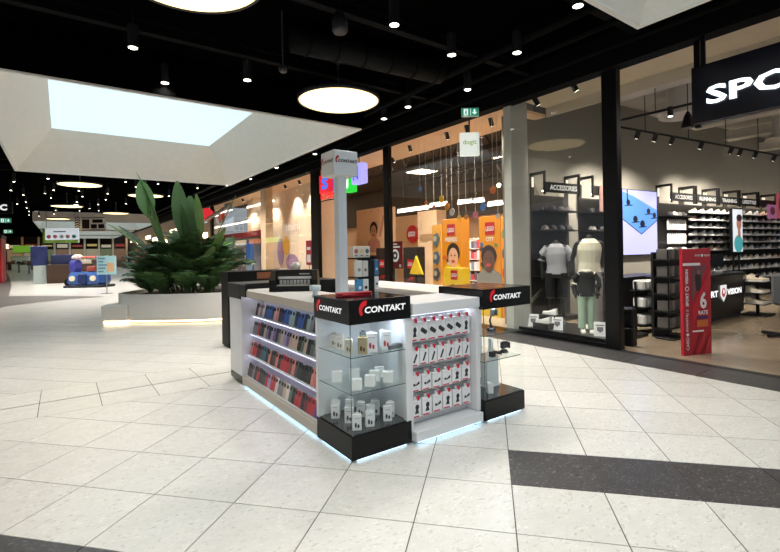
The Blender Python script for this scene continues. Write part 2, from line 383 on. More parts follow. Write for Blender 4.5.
# far shells of the corridor
struct('wall_far', MB().box(-14, 91.5, 0, 16, 92, 5.3), M((70, 64, 58), .8), 'dark end wall of the corridor', 'wall')
struct('wall_left', MB().box(-6.9, 26, 0, -6.6, 92, 5.3), M((40, 36, 34), .8), 'dark shop fronts along the far left side', 'wall')
struct('wall_right_far', MB().box(XS+2.4, 34, 0, XS+2.6, 92, 5.3), M((150, 128, 104), .8), 'warm shop interiors along the far right side', 'wall')
# ================================================================ CEILING LIGHTS
DISC = M((255, 226, 164), .4, 0, DISC_E); LENS = M((255, 246, 226), .4, 0, 9.0)
discs = [(Vector((3.92, 6.9, 4.2)), 'large round pendant light hanging above the kiosk'), (Vector((.98, 4.52, 4.2)), 'round pendant light cut off by the top edge')]
for px, py, lab in ((80, 185, 'round pendant light just beyond the skylight'), (67, 206.5, 'middle round pendant light down the corridor'), (58, 219, 'farthest round pendant light down the corridor'),
                    (146, 196, 'round pendant light behind the tall plant leaves'), (116, 213.5, 'small round pendant light left of the plant')):
    discs.append((gz(px, py, 4.2), lab))
for c, lab in discs:
    t = thing('pendant_light', lab, 'pendant light', c, 0, 'round pendant lights')
    MB().lathe((c.x, c.y, c.z), [(.05, .0), (.66, .0), (.68, .012)], 48).build('diffuser', DISC, t)
    hs = [[(c.x+r*math.cos(k*math.pi/24), c.y+r*math.sin(k*math.pi/24), c.z+h) for k in range(48)] for r, h in ((.685, .012), (.685, -.004), (.705, .0), (.705, .07), (.3, .09), (.02, .10))]
    MB().loft(hs, 0, False).build('housing', M((24, 24, 24), .5), t, True)
    MB().cyl((c.x, c.y, c.z+.09), .012, ZC-c.z-.09, 8).build('suspension_rod', STEEL, t)
    MB().cyl((c.x, c.y, ZC-.04), .06, .04, 14).build('ceiling_rose', BLACK, t)
proto_d = {}
def downlight(p, lab, big, grp, watts=0, cone=1.9):
    t = thing('downlight', lab, 'downlight', p, 0, grp)
    key = round(ZC-p.z, 2)
    if (big, key) not in proto_d:
        r = .065 if big else .045
        proto_d[(big, key)] = (MB().lathe((0, 0, 0), [(r*.9, .0), (r, .004), (r, .30), (r*.6, .31)], 16).mesh('housing', M((18, 18, 19), .5), smooth=False),
                               MB().lathe((0, 0, 0), [(.01, -.012), (r*.62, -.010), (r*.88, -.001)], 16).mesh('lens', LENS),
                               MB().cyl((0, 0, .31), .012, max(.02, key-.31), 6).mesh('stem', BLACK))
    for nm, me in zip(('housing', 'lens', 'stem'), proto_d[(big, key)]): link(nm, me, t)
    if watts:
        ld = bpy.data.lights.new('bulb', 'SPOT'); ld.energy = watts; ld.spot_size = cone; ld.spot_blend = .6; ld.shadow_soft_size = .12; ld.color = (1.0, .962, .905)
        lo = bpy.data.objects.new('bulb', ld); COL.objects.link(lo); lo.parent = t; lo.location = (0, 0, -.03)
near = [(394.3,25),(451.8,55),(517,52.8),(467.6,89.7),(408,107),(384,118.8),(272.3,108.4),(247.3,80.2),(133,47.8),(165,83),(1,62),(315,154),(276.6,167.6),(578,6)]
near_lab = ['right of the hanging loudspeaker at the top','above the glowing exit sign, higher one','at the top near the sport shop fascia','just left of the exit sign','right of the large round pendant, higher one','right of the large round pendant, lower one',
            'left of the large round pendant, lower one','left of the large round pendant, higher one','alone at the upper left','above the near edge of the skylight','at the far left edge above the skylight','above the sign cube of the kiosk','on the fascia left of the sign cube','at the top beside the second skylight']
for (px, py), lab in zip(near, near_lab): downlight(gz(px, py, 4.4), 'black ceiling downlight '+lab, True, 'near downlights', SPOT_W)
# rows carried on out of view; left ones added to brighten the floor
for i, (x, y) in enumerate(((0.0, 1.6), (2.2, .2), (-2.0, 3.2), (-2.2, -.4), (-2.8, 6.0), (-3.4, 9.2), (-3.2, 12.6), (-2.8, 16.0), (.4, -1.8))):
    downlight(Vector((x, y, 4.4)), 'added unseen downlight left of or above the photographer, %s of nine' % ORD[i], True, 'added downlights out of view', SPOT_W)
farp = [(227,185.5),(197.5,188),(250.7,179),(48,178.6),(14,181.7),(10.8,190.3),(23.3,195),(53.7,190.2),(45,193.5),(51,198),(78.8,190.8),(82.5,196.5),(77,202),(107.8,193.7),(105.8,199.7),(98.3,204.5),(89.7,208.5),(79.5,210.8),(17,204),(26,202),(26.7,208),(29,211.3),(29,215),(55.8,210.3),(54,214),(125.8,182),(126,203.7),(98.7,210.8),(39,216),(9,210.8),(136,187),(158,184),(169,196),(176,203)]
for i, (px, py) in enumerate(farp):
    p = gz(px, py, 4.4)
    downlight(p, 'small far ceiling downlight about %d metres down the corridor, number %s' % (round(p.y), ORD[i] if i < 30 else 'thirty-'+ORD[i-30]), False, 'far downlights', (330 if p.y < 26 else 480) if (i % 3 == 0 or p.y < 20) else 0, 2.2)
# hanging loudspeaker and camera
sp = thing('pendant_loudspeaker', 'black bell-shaped loudspeaker hanging from the ceiling', 'loudspeaker', gz(340, 33, 4.15))
q = sp.location
MB().lathe(q, [(.075, 0), (.095, .03), (.09, .14), (.05, .24), (.015, .27)], 18).build('shell', M((32, 31, 31), .5), sp, True)
MB().cyl((q.x, q.y, q.z+.26), .008, ZC-q.z-.26, 6).build('cable', BLACK, sp)
cm = thing('security_camera', 'small dark camera hanging on a thin rod', 'camera', gz(283, 73, 4.05)); q = cm.location
MB().cyl((q.x, q.y, q.z+.08), .012, ZC-q.z-.08, 8).build('rod', M((50, 50, 50), .5), cm)
MB().lathe(q, [(.02, 0), (.05, .02), (.055, .07), (.02, .1)], 14).build('dome', M((40, 40, 40), .3), cm, True)
# ================================================================ KIOSK
KX, KY = 1.755, 2.98
KW = M((226, 226, 228), .3); TAUPE = M((190, 180, 166), .4); INK = M((245, 245, 245), .5, 0, .75); LOGOR = M((214, 24, 34), .5, 0, .5)
TOPZ, HDR0, HDR1 = 1.165, 1.047, 1.233
def showcase(x0, y0, w, d, lab, left_print, posts, name='glass_showcase'):
    t = thing(name, lab, 'showcase', (x0+w/2, y0+d/2, 0))
    x1, y1 = x0+w, y0+d
    base = MB().rbox(x0, y0, .016, x1, y1, .2, .004).build('base', GLOSSK, t)
    for fx in (x0+.06, x1-.06):
        for fy in (y0+.06, y1-.06): MB().cyl((fx, fy, 0), .022, .017, 10).build('foot', BLACK, t)
    MB().box(x0+.05, y0+.012, .007, x1-.05, y0+.02, .0155).build('led_strip', LED, t); MB().box(x0+.012, y0+.05, .007, x0+.02, y1-.05, .0155).build('led_strip', LED, t)
    MB().box(x0+.012, y0+.012, .2, x1-.012, y1-.012, .206).build('floor_plate', M((60, 60, 62), .15), t)
    MB().box(x0, y0, .206, x0+.006, y1-.04, HDR0).build('glass_pane', CASEG, t)
    MB().box(x0-.001, y0-.001, .206, x0+.004, y0+.004, HDR0).build('glass_seam', GEDGE, t)
    MB().box(x0+.007, y0, .206, x1-.04 if posts else x1, y0+.006, HDR0).build('glass_pane', CASEG, t)
    if not posts: MB().box(x1-.006, y0+.007, .206, x1, y1-.03, HDR0).build('glass_pane', CASEG, t)
    if posts:
        MB().box(x0, y1-.04, .2, x0+.05, y1, HDR0).build('post', KW, t); MB().box(x1-.05, y0, .2, x1, y0+.04, HDR0).build('post', KW, t)
        MB().box(x0+.05, y1-.03, .2, x1-.03, y1-.01, HDR0).build('back_panel', M((228, 230, 232), .3), t); MB().box(x1-.03, y0+.04, .2, x1-.01, y1-.01, HDR0).build('back_panel', M((228, 230, 232), .3), t)
    else:
        MB().box(x0+.02, y1-.03, .2, x1-.02, y1-.01, HDR0).build('back_panel', CASEG, t)
    for z in ((.516, .795) if posts else (.56, .80)):
        gs = MB().box(x0+.012, y0+.012, z-.006, x1-.045, y1-.045, z).build('glass_shelf', glass_shelf, t)
        MB().box(x0+.012, y0+.008, z-.006, x1-.045, y0+.0115, z).build('shelf_edge', GEDGE, gs); MB().box(x0+.008, y0+.008, z-.006, x0+.0115, y1-.045, z).build('shelf_edge', GEDGE, gs)
    h = MB().rbox(x0-.012, y0-.012, HDR0, x1+(.0 if posts else .1), y1, HDR1, .004).build('header', GLOSSK, t)
    wl = x1-x0-.02
    f = Face((x0+.06, y0-.013, HDR0), (1, 0, 0)); logo(f, .02, .078, wl*.78, .062, INK, LOGOR); f.build('lettering', h)
    if left_print:
        f = Face((x0-.013, y1-.04, HDR0), (0, -1, 0)); logo(f, .03, .074, wl*.75, .055, INK, LOGOR); f.build('lettering', h)
    MB().box(x0+.08, y0+.10, HDR0-.006, x1-.08, y0+.15, HDR0-.001).build('added_case_light', M((225, 240, 255), .5, 0, 30.0), t)  # added lamp that brightens the inside of the showcase
    return t
GEDGE = M((74, 96, 90), .2)
glass_shelf = glass_mat('shelf_glass', (.96, .985, .975), .8)
showcase(KX, KY, .575, .585, 'corner glass showcase with black base at the kiosk front', True, True)
showcase(3.14, KY-.06, .57, .60, 'right glass showcase holding phone holders', False, False)
# -------- left display wall of phone cases
YA, YB = 3.57, 5.56
t = thing('case_display', 'white lit shelf unit of phone cases on the kiosk left side', 'display unit', (KX+.3, (YA+YB)/2, 0))
MB().box(KX, YA, .03, KX+.02, YB, .118).build('plinth_front', TAUPE, t)
MB().box(KX+.02, YA, .03, KX+.5, YB, .112).build('plinth', KW, t)
MB().box(KX+.02, YA, .018, KX+.035, YB, .03).build('led_strip', LED, t)
for fy in (YA+.2, (YA+YB)/2, YB-.2): MB().cyl((KX+.08, fy, 0), .025, .03, 10).build('foot', BLACK, t)
rows = [(1.90, .85), (1.862, .635), (1.825, .385), (1.79, .135)]
MB().add([(1.93, YA, .112), (1.93, YB, .112), (2.04, YB, 1.085), (2.04, YA, 1.085), (1.95, YA, .112), (1.95, YB, .112), (2.06, YB, 1.085), (2.06, YA, 1.085)],
         [(0,3,2,1),(4,5,6,7),(0,1,5,4),(1,2,6,5),(2,3,7,6),(3,0,4,7)]).build('back_board', KW, t)
for x, z in rows:
    s_ = MB().box(x-.012, YA+.01, z-.014, 2.04 if z > .5 else 1.98, YB-.01, z).build('shelf', KW, t)
    MB().box(x-.016, YA+.01, z-.016, x-.011, YB-.01, z+.022).build('clear_lip', glass_shelf, s_)
    za, xa = {.85: (1.086, 1.84), .635: (.836, 1.90), .385: (.621, 1.862), .135: (.371, 1.825)}[z]
    MB().box(xa+.0, YA+.02, za-.010, xa+.012, YB-.02, za-.002).build('shelf_light', M((222, 222, 255), .5, 0, 4.2), s_)
MB().box(KX+.0, YB-.02, .118, KX+.30, YB, 1.085).build('side_panel', KW, t)
MB().box(2.06, YA, .112, 2.09, YB, 1.085).build('rear_panel', KW, t)
# phone cases
def rrect(w, h, r, n=3):
    out = []
    for cx, cy, a0 in ((w/2-r, r, -90), (w/2-r, h-r, 0), (-w/2+r, h-r, 90), (-w/2+r, r, 180)):
        for i in range(n+1): a = math.radians(a0+90*i/n); out.append((cx+r*math.cos(a), cy+r*math.sin(a)))
    return out
CW, CH = .072, .150
mb = MB(); o_ = rrect(CW, CH, .012); ii = rrect(CW-.006, CH-.006, .010)
mb.loft([[(-.010, x, y) for x, y in o_], [(-.002, x, y) for x, y in o_], [(0, x*.96, y*.98+.0015) for x, y in o_]][::-1])
cam_ = rrect(.032, .036, .008); mb.loft([[(-.014, x*1+.014, y+.105) for x, y in cam_], [(-.0095, x+.014, y+.105) for x, y in cam_]], 1)
for cx, cy in ((.007, .114), (.021, .130)): mb.loft([[(-.0155, cx+.006*math.cos(a*.9), cy+.006*math.sin(a*.9)) for a in range(7)], [(-.0138, cx+.006*math.cos(a*.9), cy+.006*math.sin(a*.9)) for a in range(7)]], 2)
case_me = mb.mesh('phone_case', [M((128, 128, 128), .4), M((30, 30, 32), .2), M((60, 64, 72), .1)])
CC = {'black': (24, 24, 27), 'blush': (206, 172, 160), 'white': (214, 208, 198), 'blue': (36, 84, 160), 'navy': (28, 36, 66), 'pale blue': (120, 158, 190), 'mint': (150, 178, 168), 'salmon': (208, 128, 116), 'grey': (128, 126, 132),
      'red': (178, 32, 44), 'purple': (110, 88, 140), 'lilac': (160, 146, 184), 'beige': (190, 170, 150), 'brown': (96, 54, 46), 'teal': (48, 104, 120), 'green': (86, 104, 86), 'maroon': (106, 26, 40), 'dark grey': (60, 60, 66), 'violet': (92, 58, 132)}
rowcol = ['black,blush,grey,white,navy,blue,blue,navy,blush,salmon,navy,navy,blue,blue,mint,mint,navy,blue,blue,black,mint,grey,black,blush,salmon,salmon'.split(','),
          'grey,grey,red,black,black,beige,purple,black,lilac,purple,black,grey,beige,lilac,purple,beige,blush,beige,black,green,beige,black,green,grey,beige,grey'.split(','),
          'salmon,red,red,black,maroon,teal,teal,black,salmon,black,brown,salmon,black,red,red,red,brown,salmon,dark grey,black,black,black,black,salmon,salmon,brown'.split(','),
          'brown,dark grey,grey,black,red,black,black,dark grey,red,lilac,red,red,white,grey,grey,beige,white,green,black,red,red,black,maroon,red,red,violet'.split(',')]
rown = ['top', 'second', 'third', 'bottom']
for k, ((x, z), cols) in enumerate(zip(rows, rowcol)):
    n = len(cols)
    for i, cn in enumerate(cols):
        y = YB-.07-(YB-YA-.14)*(i+.5)/n
        o = link('phone_case', case_me, None, (x+.012, y, z+.0005)); sc = random.uniform(.96, 1.06); o.scale = (1, 1, sc)
        o.rotation_euler = (random.uniform(-.03, .03), math.radians(13), random.uniform(-.06, .06))
        o.material_slots[0].link = 'OBJECT'; o.material_slots[0].material = M(CC[cn], .35)
        tag(o, '%s phone case, %s from the left on the %s kiosk shelf' % (cn, ORD[i], rown[k]), 'phone case', 'phone cases on the kiosk shelves')
# -------- counters
def counter(name, lab, x0, y0, x1, y1, z0=1.08, m=KW):
    return tag(MB().rbox(x0, y0, z0, x1, y1, TOPZ, .006).build(name, m), lab, 'counter')
o = thing('countertop', 'white counter slab above the phone case shelves', 'counter', (2.0, 4.5, 1.085))
MB().box(KX, YA, 1.087, KX+.02, 5.36, TOPZ).build('front_edge', TAUPE, o); MB().rbox(KX+.02, YA, 1.087, 2.36, YB, TOPZ, .004).build('slab', M((232, 230, 228), .25), o)
counter('countertop', 'white counter slab above the hanging accessory packs', 2.335, 2.945, 3.125, 3.5, 1.07)
t = thing('kiosk_back_counter', 'white counter cabinet along the kiosk right rear', 'counter', (3.5, 4.7, 0))
MB().rbox(3.2, 3.56, .1, 3.8, 6.0, 1.12, .004).build('cabinet', KW, t); MB().rbox(3.16, 3.545, 1.12, 3.84, 6.04, TOPZ, .006).build('slab', M((235, 225, 218), .25), t)
MB().box(3.24, 3.6, 0, 3.76, 5.96, .1).build('toe_kick', BLACK, t)
# far-left corner of the kiosk
t = thing('end_cabinet', 'white end cabinet with black header at the kiosk rear left', 'cabinet', (2.0, 5.88, 0))
MB().rbox(KX, YB+.005, .11, 2.3, 6.03, HDR0, .004).build('body', KW, t); MB().box(KX+.002, YB+.005, .03, 2.3, 6.03, .11).build('base', GLOSSK, t)
MB().rbox(KX-.012, 5.365, HDR0+.04, KX+.018, YB+.004, HDR1, .004).build('header_return', BLACK, t)
MB().rbox(KX-.012, YB+.005, HDR0+.002, 3.1, 6.06, HDR1, .004).build('header', BLACK, t)
MB().cyl((KX+.06, 5.9, 0), .02, .03, 10).build('foot', BLACK, t); MB().cyl((2.2, 5.82, 0), .02, .03, 10).build('foot', BLACK, t)
bb = gz(229, 349); bq = bb.copy(); t = thing('black_display_board', 'tall glossy black cabinet standing behind the kiosk end', 'cabinet', bq)
MB().rbox(bq.x, bq.y, .02, bq.x+1.0, bq.y+.4, 1.30, .006).build('board', M((7, 7, 7), .5, spec=.15), t); MB().box(bq.x+.5, bq.y-.012, 1.16, bq.x+.98, bq.y-.001, 1.27).build('top_plate', M((110, 62, 30), .3), t); MB().box(bq.x+.04, bq.y+.03, 0, bq.x+.96, bq.y+.37, .02).build('plinth', BLACK, t)
# -------- hook wall of accessories
t = thing('hook_wall_unit', 'white hook wall unit with hanging accessories at kiosk front', 'display unit', (2.72, 3.1, 0))
HY = 3.10
MB().box(2.34, HY, .112, 3.12, HY+.02, 1.07).build('hook_board', M((205, 206, 208), .4), t)
MB().rbox(3.085, 2.965, .112, 3.135, 3.12, 1.068, .003).build('side_post', KW, t); MB().rbox(2.333, 2.99, .112, 2.36, 3.12, 1.068, .003).build('side_post', KW, t)
MB().prism([(2.335, 2.925), (3.12, 2.925), (3.12, 3.12), (2.335, 3.12)], .03, .108).build('plinth', KW, t)
MB().box(2.36, 2.94, .018, 3.1, 2.955, .03).build('led_strip', LED, t)
MB().cyl((3.06, 2.98, 0), .022, .03, 10).build('foot', BLACK, t); MB().cyl((2.40, 2.98, 0), .022, .03, 10).build('foot', BLACK, t)
MB().box(2.36, HY-.02, 1.055, 3.085, HY, 1.066).build('added_top_light', M((230, 238, 255), .5, 0, 13.0), t)  # added glowing strip that brightens the hanging packs
prow = [(1.035, .195, .096, 7, 'top'), (.795, .165, .092, 7, 'second'), (.575, .165, .106, 6, 'third'), (.375, .18, .104, 6, 'bottom')]
for zt, h, w, n, rn in prow:
    MB().box(2.36, HY-.012, zt-.004, 3.085, HY, zt+.006).build('hook_rail', STEEL, t)
PINK = M((214, 30, 60), .5); DARKP = M((44, 46, 50), .5); PALEP = M((205, 210, 216), .5)
SHP = {'plug': lambda f, w, h: f.poly([(w*.14,h*.52),(w*.34,h*.60),(w*.88,h*.42),(w*.88,h*.34),(w*.66,h*.26),(w*.14,h*.43)], DARKP, 1),
       'stick': lambda f, w, h: f.poly([(w*.25,h*.2),(w*.45,h*.18),(w*.78,h*.58),(w*.62,h*.66)], DARKP, 1),
       'cable': lambda f, w, h: (f.rect(w*.2,h*.3,w*.42,h*.42,DARKP,1), f.poly([(w*.42,h*.34),(w*.78,h*.52),(w*.86,h*.42),(w*.8,h*.36),(w*.46,h*.30)], DARKP, 1)),
       'mount': lambda f, w, h: (f.ell(w*.55,h*.50,w*.2,h*.13,DARKP,1,10), f.poly([(w*.3,h*.2),(w*.72,h*.2),(w*.62,h*.46),(w*.46,h*.46)], DARKP, 1))}
pk = {}
def package(kind, w, h, label):
    key = (kind, round(w, 3), round(h, 3))
    if key not in pk:
        b = MB().rbox(-w/2, -.012, -h, w/2, .012, -.028, .003)
        b.box(-w*.22, -.002, -.03, w*.22, .0, .004)
        f = Face((-w/2, -.0125, -h), (1, 0, 0), lift=.0005)
        pr = SHP[kind](f, w, h); f.rect(w*.05, h*.03, w*.72, h*.09, PINK, 1); f.rect(w*.15, h*.70, w*.62, h*.73, PALEP, 1)
        r = MB().add([(-w*.06,-.0145,.004),(w*.26,-.0145,.004),(w*.30,-.0145,-.036),(w*.10,-.0145,-.036),(-w*.06,-.0122,.004),(w*.26,-.0122,.004),(w*.30,-.0122,-.036),(w*.10,-.0122,-.036)], [(0,3,2,1),(4,5,6,7),(0,1,5,4),(1,2,6,5),(2,3,7,6),(3,0,4,7)])
        pk[key] = (b.mesh('card_box', CARDW), f.mb.mesh('printed_picture', f.mats), r.mesh('price_flag', PINK))
    t = thing('accessory_pack', label, 'package', (0, 0, 0), 0, 'accessory packs on the hook wall')
    for nm, me in zip(('card_box', 'printed_picture', 'price_flag'), pk[key]): link(nm, me, t)
    link('hook', hook_me, t)
    return t
hook_me = MB().tube([(0, .058, .002), (0, -.02, .002), (0, -.03, .008)], .003, 6).mesh('hook', STEEL)
kinds = [['mount'] + ['plug']*5+['mount'], ['stick']*7, ['cable', 'cable', 'cable', 'cable', 'mount', 'mount'], ['mount', 'mount', 'cable', 'mount', 'mount', 'cable']]
for (zt, h, w, n, rn), kk in zip(prow, kinds):
    for i in range(n):
        o = package(kk[i], w, h, 'white and red hanging pack, %s from the left in the %s hook row' % (ORD[i], rn))
        x = 2.365+.71*(i+.5)/n+random.uniform(-.002, .002); o.location = (x, HY-.058, zt-.008+random.uniform(-.006, .004)); o.rotation_euler.z = random.uniform(-.05, .05)
# -------- sign tower
t = thing('sign_tower', 'white pole with a square lettered sign cube above the kiosk', 'sign', (2.19, 3.83, TOPZ))
MB().rbox(2.13, 3.79, TOPZ, 2.22, 3.88, 2.325, .003).build('pole', M((222, 226, 230), .3), t)
cb = MB().rbox(2.045, 3.71, 2.32, 2.30, 3.965, 2.55, .004).build('sign_cube', M((226, 226, 228), .4), t)
KI = M((40, 30, 34), .5); RD = M((184, 24, 34), .5)
for o_, r_ in (((2.058, 3.709, 2.425), (1, 0, 0)), ((2.044, 3.952, 2.425), (0, -1, 0))):
    f = Face(o_, r_); logo(f, .005, .012, .228, .038, KI, RD); f.build('lettering', cb)
MB().rbox(2.10, 3.74, TOPZ, 2.28, 3.92, TOPZ+.012, .003).build('foot_plate', KW, t)
# -------- revolving rack of boxed headphones beside the tower
t = thing('accessory_spinner', 'black revolving rack with small boxes beside the sign pole', 'display rack', (2.46, 3.98, TOPZ))
SX, SY = 2.46, 3.98
MB().cyl((SX, SY, TOPZ), .10, .015, 20).build('base', BLACK, t); MB().cyl((SX, SY, TOPZ+.015), .012, .40, 8).build('pole', BLACK, t)
MB().box(SX-.085, SY-.085, TOPZ+.36, SX+.13, SY+.085, TOPZ+.375).build('top_shelf', BLACK, t); MB().box(SX-.085, SY-.085, TOPZ+.17, SX+.13, SY+.085, TOPZ+.18).build('shelf', BLACK, t)
MB().box(SX+.06, SY-.085, TOPZ+.02, SX+.13, SY+.085, TOPZ+.375).build('side_board', MATTEK, t)
bx = [('small blue box with a white circle on the lower rack tier', (58, 140, 190), -.08, .015, .07, .145, (230,240,245)), ('white box with a black round speaker on lower rack tier', (226,224,220), -.005, .015, .065, .145, (24,24,26)),
      ('white earphone box on the upper rack tier beside pole', (222,220,214), -.085, .185, .07, .165, (150,128,120)), ('cream earphone box on the upper rack tier, right one', (214,208,198), -.008, .185, .065, .16, (120,110,100)),
      ('white box hanging at the right side of the rack', (230,230,232), .135, .05, .05, .13, (30,30,34)), ('blue strip pack hanging on the rack right side', (52,108,150), .135, .19, .05, .16, (200,220,230))]
for lab, c, dx, dz, w, h, c2 in bx:
    b = thing('product_box', lab, 'box', (SX+dx, SY-.09, TOPZ+dz), 0, 'boxes on the revolving rack')
    MB().rbox(SX+dx, SY-.088, TOPZ+dz, SX+dx+w, SY-.04, TOPZ+dz+h, .003).build('carton', M(c, .5), b)
    f = Face((SX+dx, SY-.0885, TOPZ+dz), (1, 0, 0)); f.ell(w*.5, h*.42, w*.26, w*.26, M(c2, .4)); f.build('print', b)
b = thing('product_box', 'wide cream box with round prints on top of the rack', 'box', (SX, SY, TOPZ+.375), 0, 'boxes on the revolving rack')
MB().rbox(SX-.10, SY-.06, TOPZ+.376, SX+.10, SY+.02, TOPZ+.49, .003).build('carton', M((224, 214, 200), .5), b)
f = Face((SX-.1, SY-.0605, TOPZ+.376), (1, 0, 0))
for i, c in enumerate(((190, 90, 80), (222, 200, 150), (70, 90, 110))): f.ell(.035+.065*i, .065, .022, .024, M(c, .5)); f.rect(.02+.065*i, .018, .05+.065*i, .026, M((80, 60, 60), .5))
f.build('print', b)
for i, (z, r) in enumerate(((0.0, 0), (.012, .12), (.022, -.1))):
    o = MB().rbox(-.15, -.05, 0, .15, .05, .01, .003).build('red_leaflet', M((176, 20, 40), .4)); o.location = Vector((*gz(354, 296, HDR1)[:2], HDR1+.001+z)); o.rotation_euler.z = r
    tag(o, 'red leaflet in the small pile before the rack, %s' % ['lowest', 'middle', 'topmost'][i], 'leaflet', 'red leaflets')
# label machine on the left counter
P = Vector((2.18, 4.93, TOPZ)); t = thing('plotter', 'black desktop cutting plotter on the kiosk counter', 'plotter', P, math.radians(-33))
def lb(*a): return MB().rbox(*a)
lb(-.27, -.13, .0, .27, .13, .06).build('body', BLACK, t, world=False)
for sg in (-1, 1):
    x0_, x1_ = (-.27, -.20) if sg < 0 else (.20, .27)
    MB().loft([[(x0_, -.13, z), (x1_, -.13, z), (x1_, .13, z), (x0_, .13, z)] for z in (.06, .13)]+[[(x0_+.01, -.04, .235), (x1_-.01, -.04, .235), (x1_-.01, .12, .235), (x0_+.01, .12, .235)]]).build('housing', BLACK, t, world=False)
MB().loft([[(-.20, .0, .06), (.20, .0, .06), (.20, .13, .06), (-.20, .13, .06)], [(-.20, .0, .17), (.20, .0, .17), (.20, .13, .17), (-.20, .13, .17)], [(-.20, .03, .24), (.20, .03, .24), (.20, .12, .24), (-.20, .12, .24)]]).build('cover', M((22, 22, 24), .3), t, world=False)
lb(-.19, -.125, .06, .19, -.0, .075).build('tray', STEEL, t, world=False)
for k in range(9): MB().box(-.165+.039*k, -.05, .076, -.14+.039*k, -.01, .125).build('roller', M((196, 196, 196), .3), t, world=False)
lb(-.19, -.02, .135, .19, -.002, .165).build('rail', M((210, 210, 210), .3, .3), t, world=False)
f = Face((.0, -.001, .175), (1, 0, 0)); f.rect(.05, .012, .17, .024, M((200, 200, 200), .5)); f.build('badge', t, False)
b = tag(MB().lathe((0, 0, 0), [(.045, 0), (.06, .02), (.06, .05), (.03, .085), (.01, .09)], 16).build('tape_dispenser', M((190, 186, 178), .4), None, True), 'round pale gadget standing on the black plotter', 'gadget'); b.location = P+Vector((.04, .06, .241))
b = tag(MB().lathe((0, 0, 0), [(.03, 0), (.034, .01), (.02, .05), (.055, .07), (.055, .115), (.02, .12)], 16).build('phone_stand', M((200, 214, 222), .3), None, True), 'small pale stand on the counter left of the pole', 'stand'); b.location = (2.0, 4.05, TOPZ)
# -------- goods in the corner showcase
def carton(lab, x, y, z, w, d, h, rz, c, c2=None, grp='boxes in the corner showcase', tab=True, kind='earbud_box'):
    t = thing(kind, lab, 'box', (x, y, z), rz, grp)
    b = MB().rbox(-w/2, -d/2, 0, w/2, d/2, h, .002)
    if tab: b.box(-w*.28, -.001, h, w*.28, .001, h+.014)
    b.build('carton', M(c, .5), t, world=False)
    if c2:
        for o_, r_ in (((-w/2, -d/2-.0003, 0), (1, 0, 0)), ):
            f = Face(o_, r_, lift=.0006); f.ell(w*.36, h*.34, w*.13, h*.17, M(c2, .4), 0, 10); f.ell(w*.66, h*.28, w*.12, h*.13, M(c2, .4), 0, 10); f.rect(w*.2, h*.74, w*.8, h*.79, M((170, 170, 174), .5)); f.build('print', t, False)
x0, y0 = KX, KY; rz = math.radians(-35)
low = [(.10,.09,1),(.22,.09,1),(.30,.20,1),(.40,.10,1),(.47,.16,1),(.09,.42,1),(.14,.50,0),(.13,.26,0),(.28,.32,1),(.40,.28,1),(.24,.44,0)]
for i, (dx, dy, pr) in enumerate(low): carton('white earbud box, %s nearest the glass corner on the showcase floor' % ORD[i], x0+dx, y0+dy, .2065, .072, .03, .125, rz+random.uniform(-.25, .25), (226, 226, 226), (54, 56, 62), 'boxes on the showcase floor')
mid = [(.11,.10),(.25,.12),(.43,.12),(.36,.22),(.10,.40),(.26,.38),(.46,.30)]
for i, (dx, dy) in enumerate(mid): carton('plain white charger box, %s from the glass corner on the middle shelf' % ORD[i], x0+dx, y0+dy, .5165, .085, .05, .088, rz+random.uniform(-.2, .2), (236, 236, 234), None, 'boxes on the middle glass shelf', False, 'charger_box')
topi = [(.08,.16,.06,.115,(206,196,176),(120,104,70)),(.16,.08,.075,.13,(176,160,122),(70,60,46)),(.26,.10,.085,.15,(228,226,228),(170,60,70)),(.40,.10,.08,.15,(222,220,220),(180,60,60)),(.10,.34,.07,.12,(214,208,196),(120,110,90)),(.28,.26,.06,.135,(80,84,86),(30,30,32)),(.12,.47,.07,.11,(220,216,206),(130,120,100)),(.46,.24,.06,.13,(190,196,204),(60,64,70))]
for i, (dx, dy, w, h, c, c2) in enumerate(topi): carton('mixed gadget box, %s from the glass corner on the top shelf' % ORD[i], x0+dx, y0+dy, .7955, w, .035, h, rz+random.uniform(-.2, .2), c, c2, 'boxes on the top glass shelf', True, 'gadget_box')
o = MB().rbox(-.07, -.03, 0, .07, .03, .035, .003).build('adapter_box', M((96, 98, 102), .4)); o.location = (x0+.47, y0+.09, .7955); o.rotation_euler.z = .1; tag(o, 'flat grey adapter box lying on the top glass shelf', 'box')
# -------- phone holders in the right showcase
def holder(lab, x, y, z, rz, tall):
    t = thing('phone_holder', lab, 'phone holder', (x, y, z), rz, 'phone holders in the right showcase'); D = M((46, 48, 52), .4)
    MB().lathe((0, 0, 0), [(.042, 0), (.045, .012), (.03, .03), (.015, .034)], 16).build('suction_base', D, t, True, False)
    MB().tube([(0, 0, .03), (.01, .02, .03+tall*.5), (.0, -.01, .03+tall)], [.012, .010, .009], 8).build('arm', D, t, True, False)
    MB().rbox(-.035, -.035, .03+tall-.02, .035, -.012, .03+tall+.05, .006).build('clamp', D, t, world=False)
    MB().box(-.045, -.05, .03+tall-.02, -.035, -.012, .03+tall+.04).box(.035, -.05, .03+tall-.02, .045, -.012, .03+tall+.04).build('jaw', D, t, world=False)
holder('tall dark phone holder on the right showcase shelf', 3.42, 3.08, .801, .3, .14)
holder('short dark phone holder on the right showcase shelf', 3.60, 3.08, .561, -.4, .04)
t = thing('gadget_mount', 'dark folding mount lying on the right showcase shelf', 'mount', (3.42, 3.04, .561))
MB().tube([(3.36, 3.03, .576), (3.42, 3.05, .60), (3.50, 3.03, .574)], [.016, .012, .014], 8).build('arm', M((40, 44, 48), .4), t, True); MB().rbox(3.34, 3.0, .561, 3.39, 3.05, .61, .004).build('clip', M((40, 44, 48), .4), t)
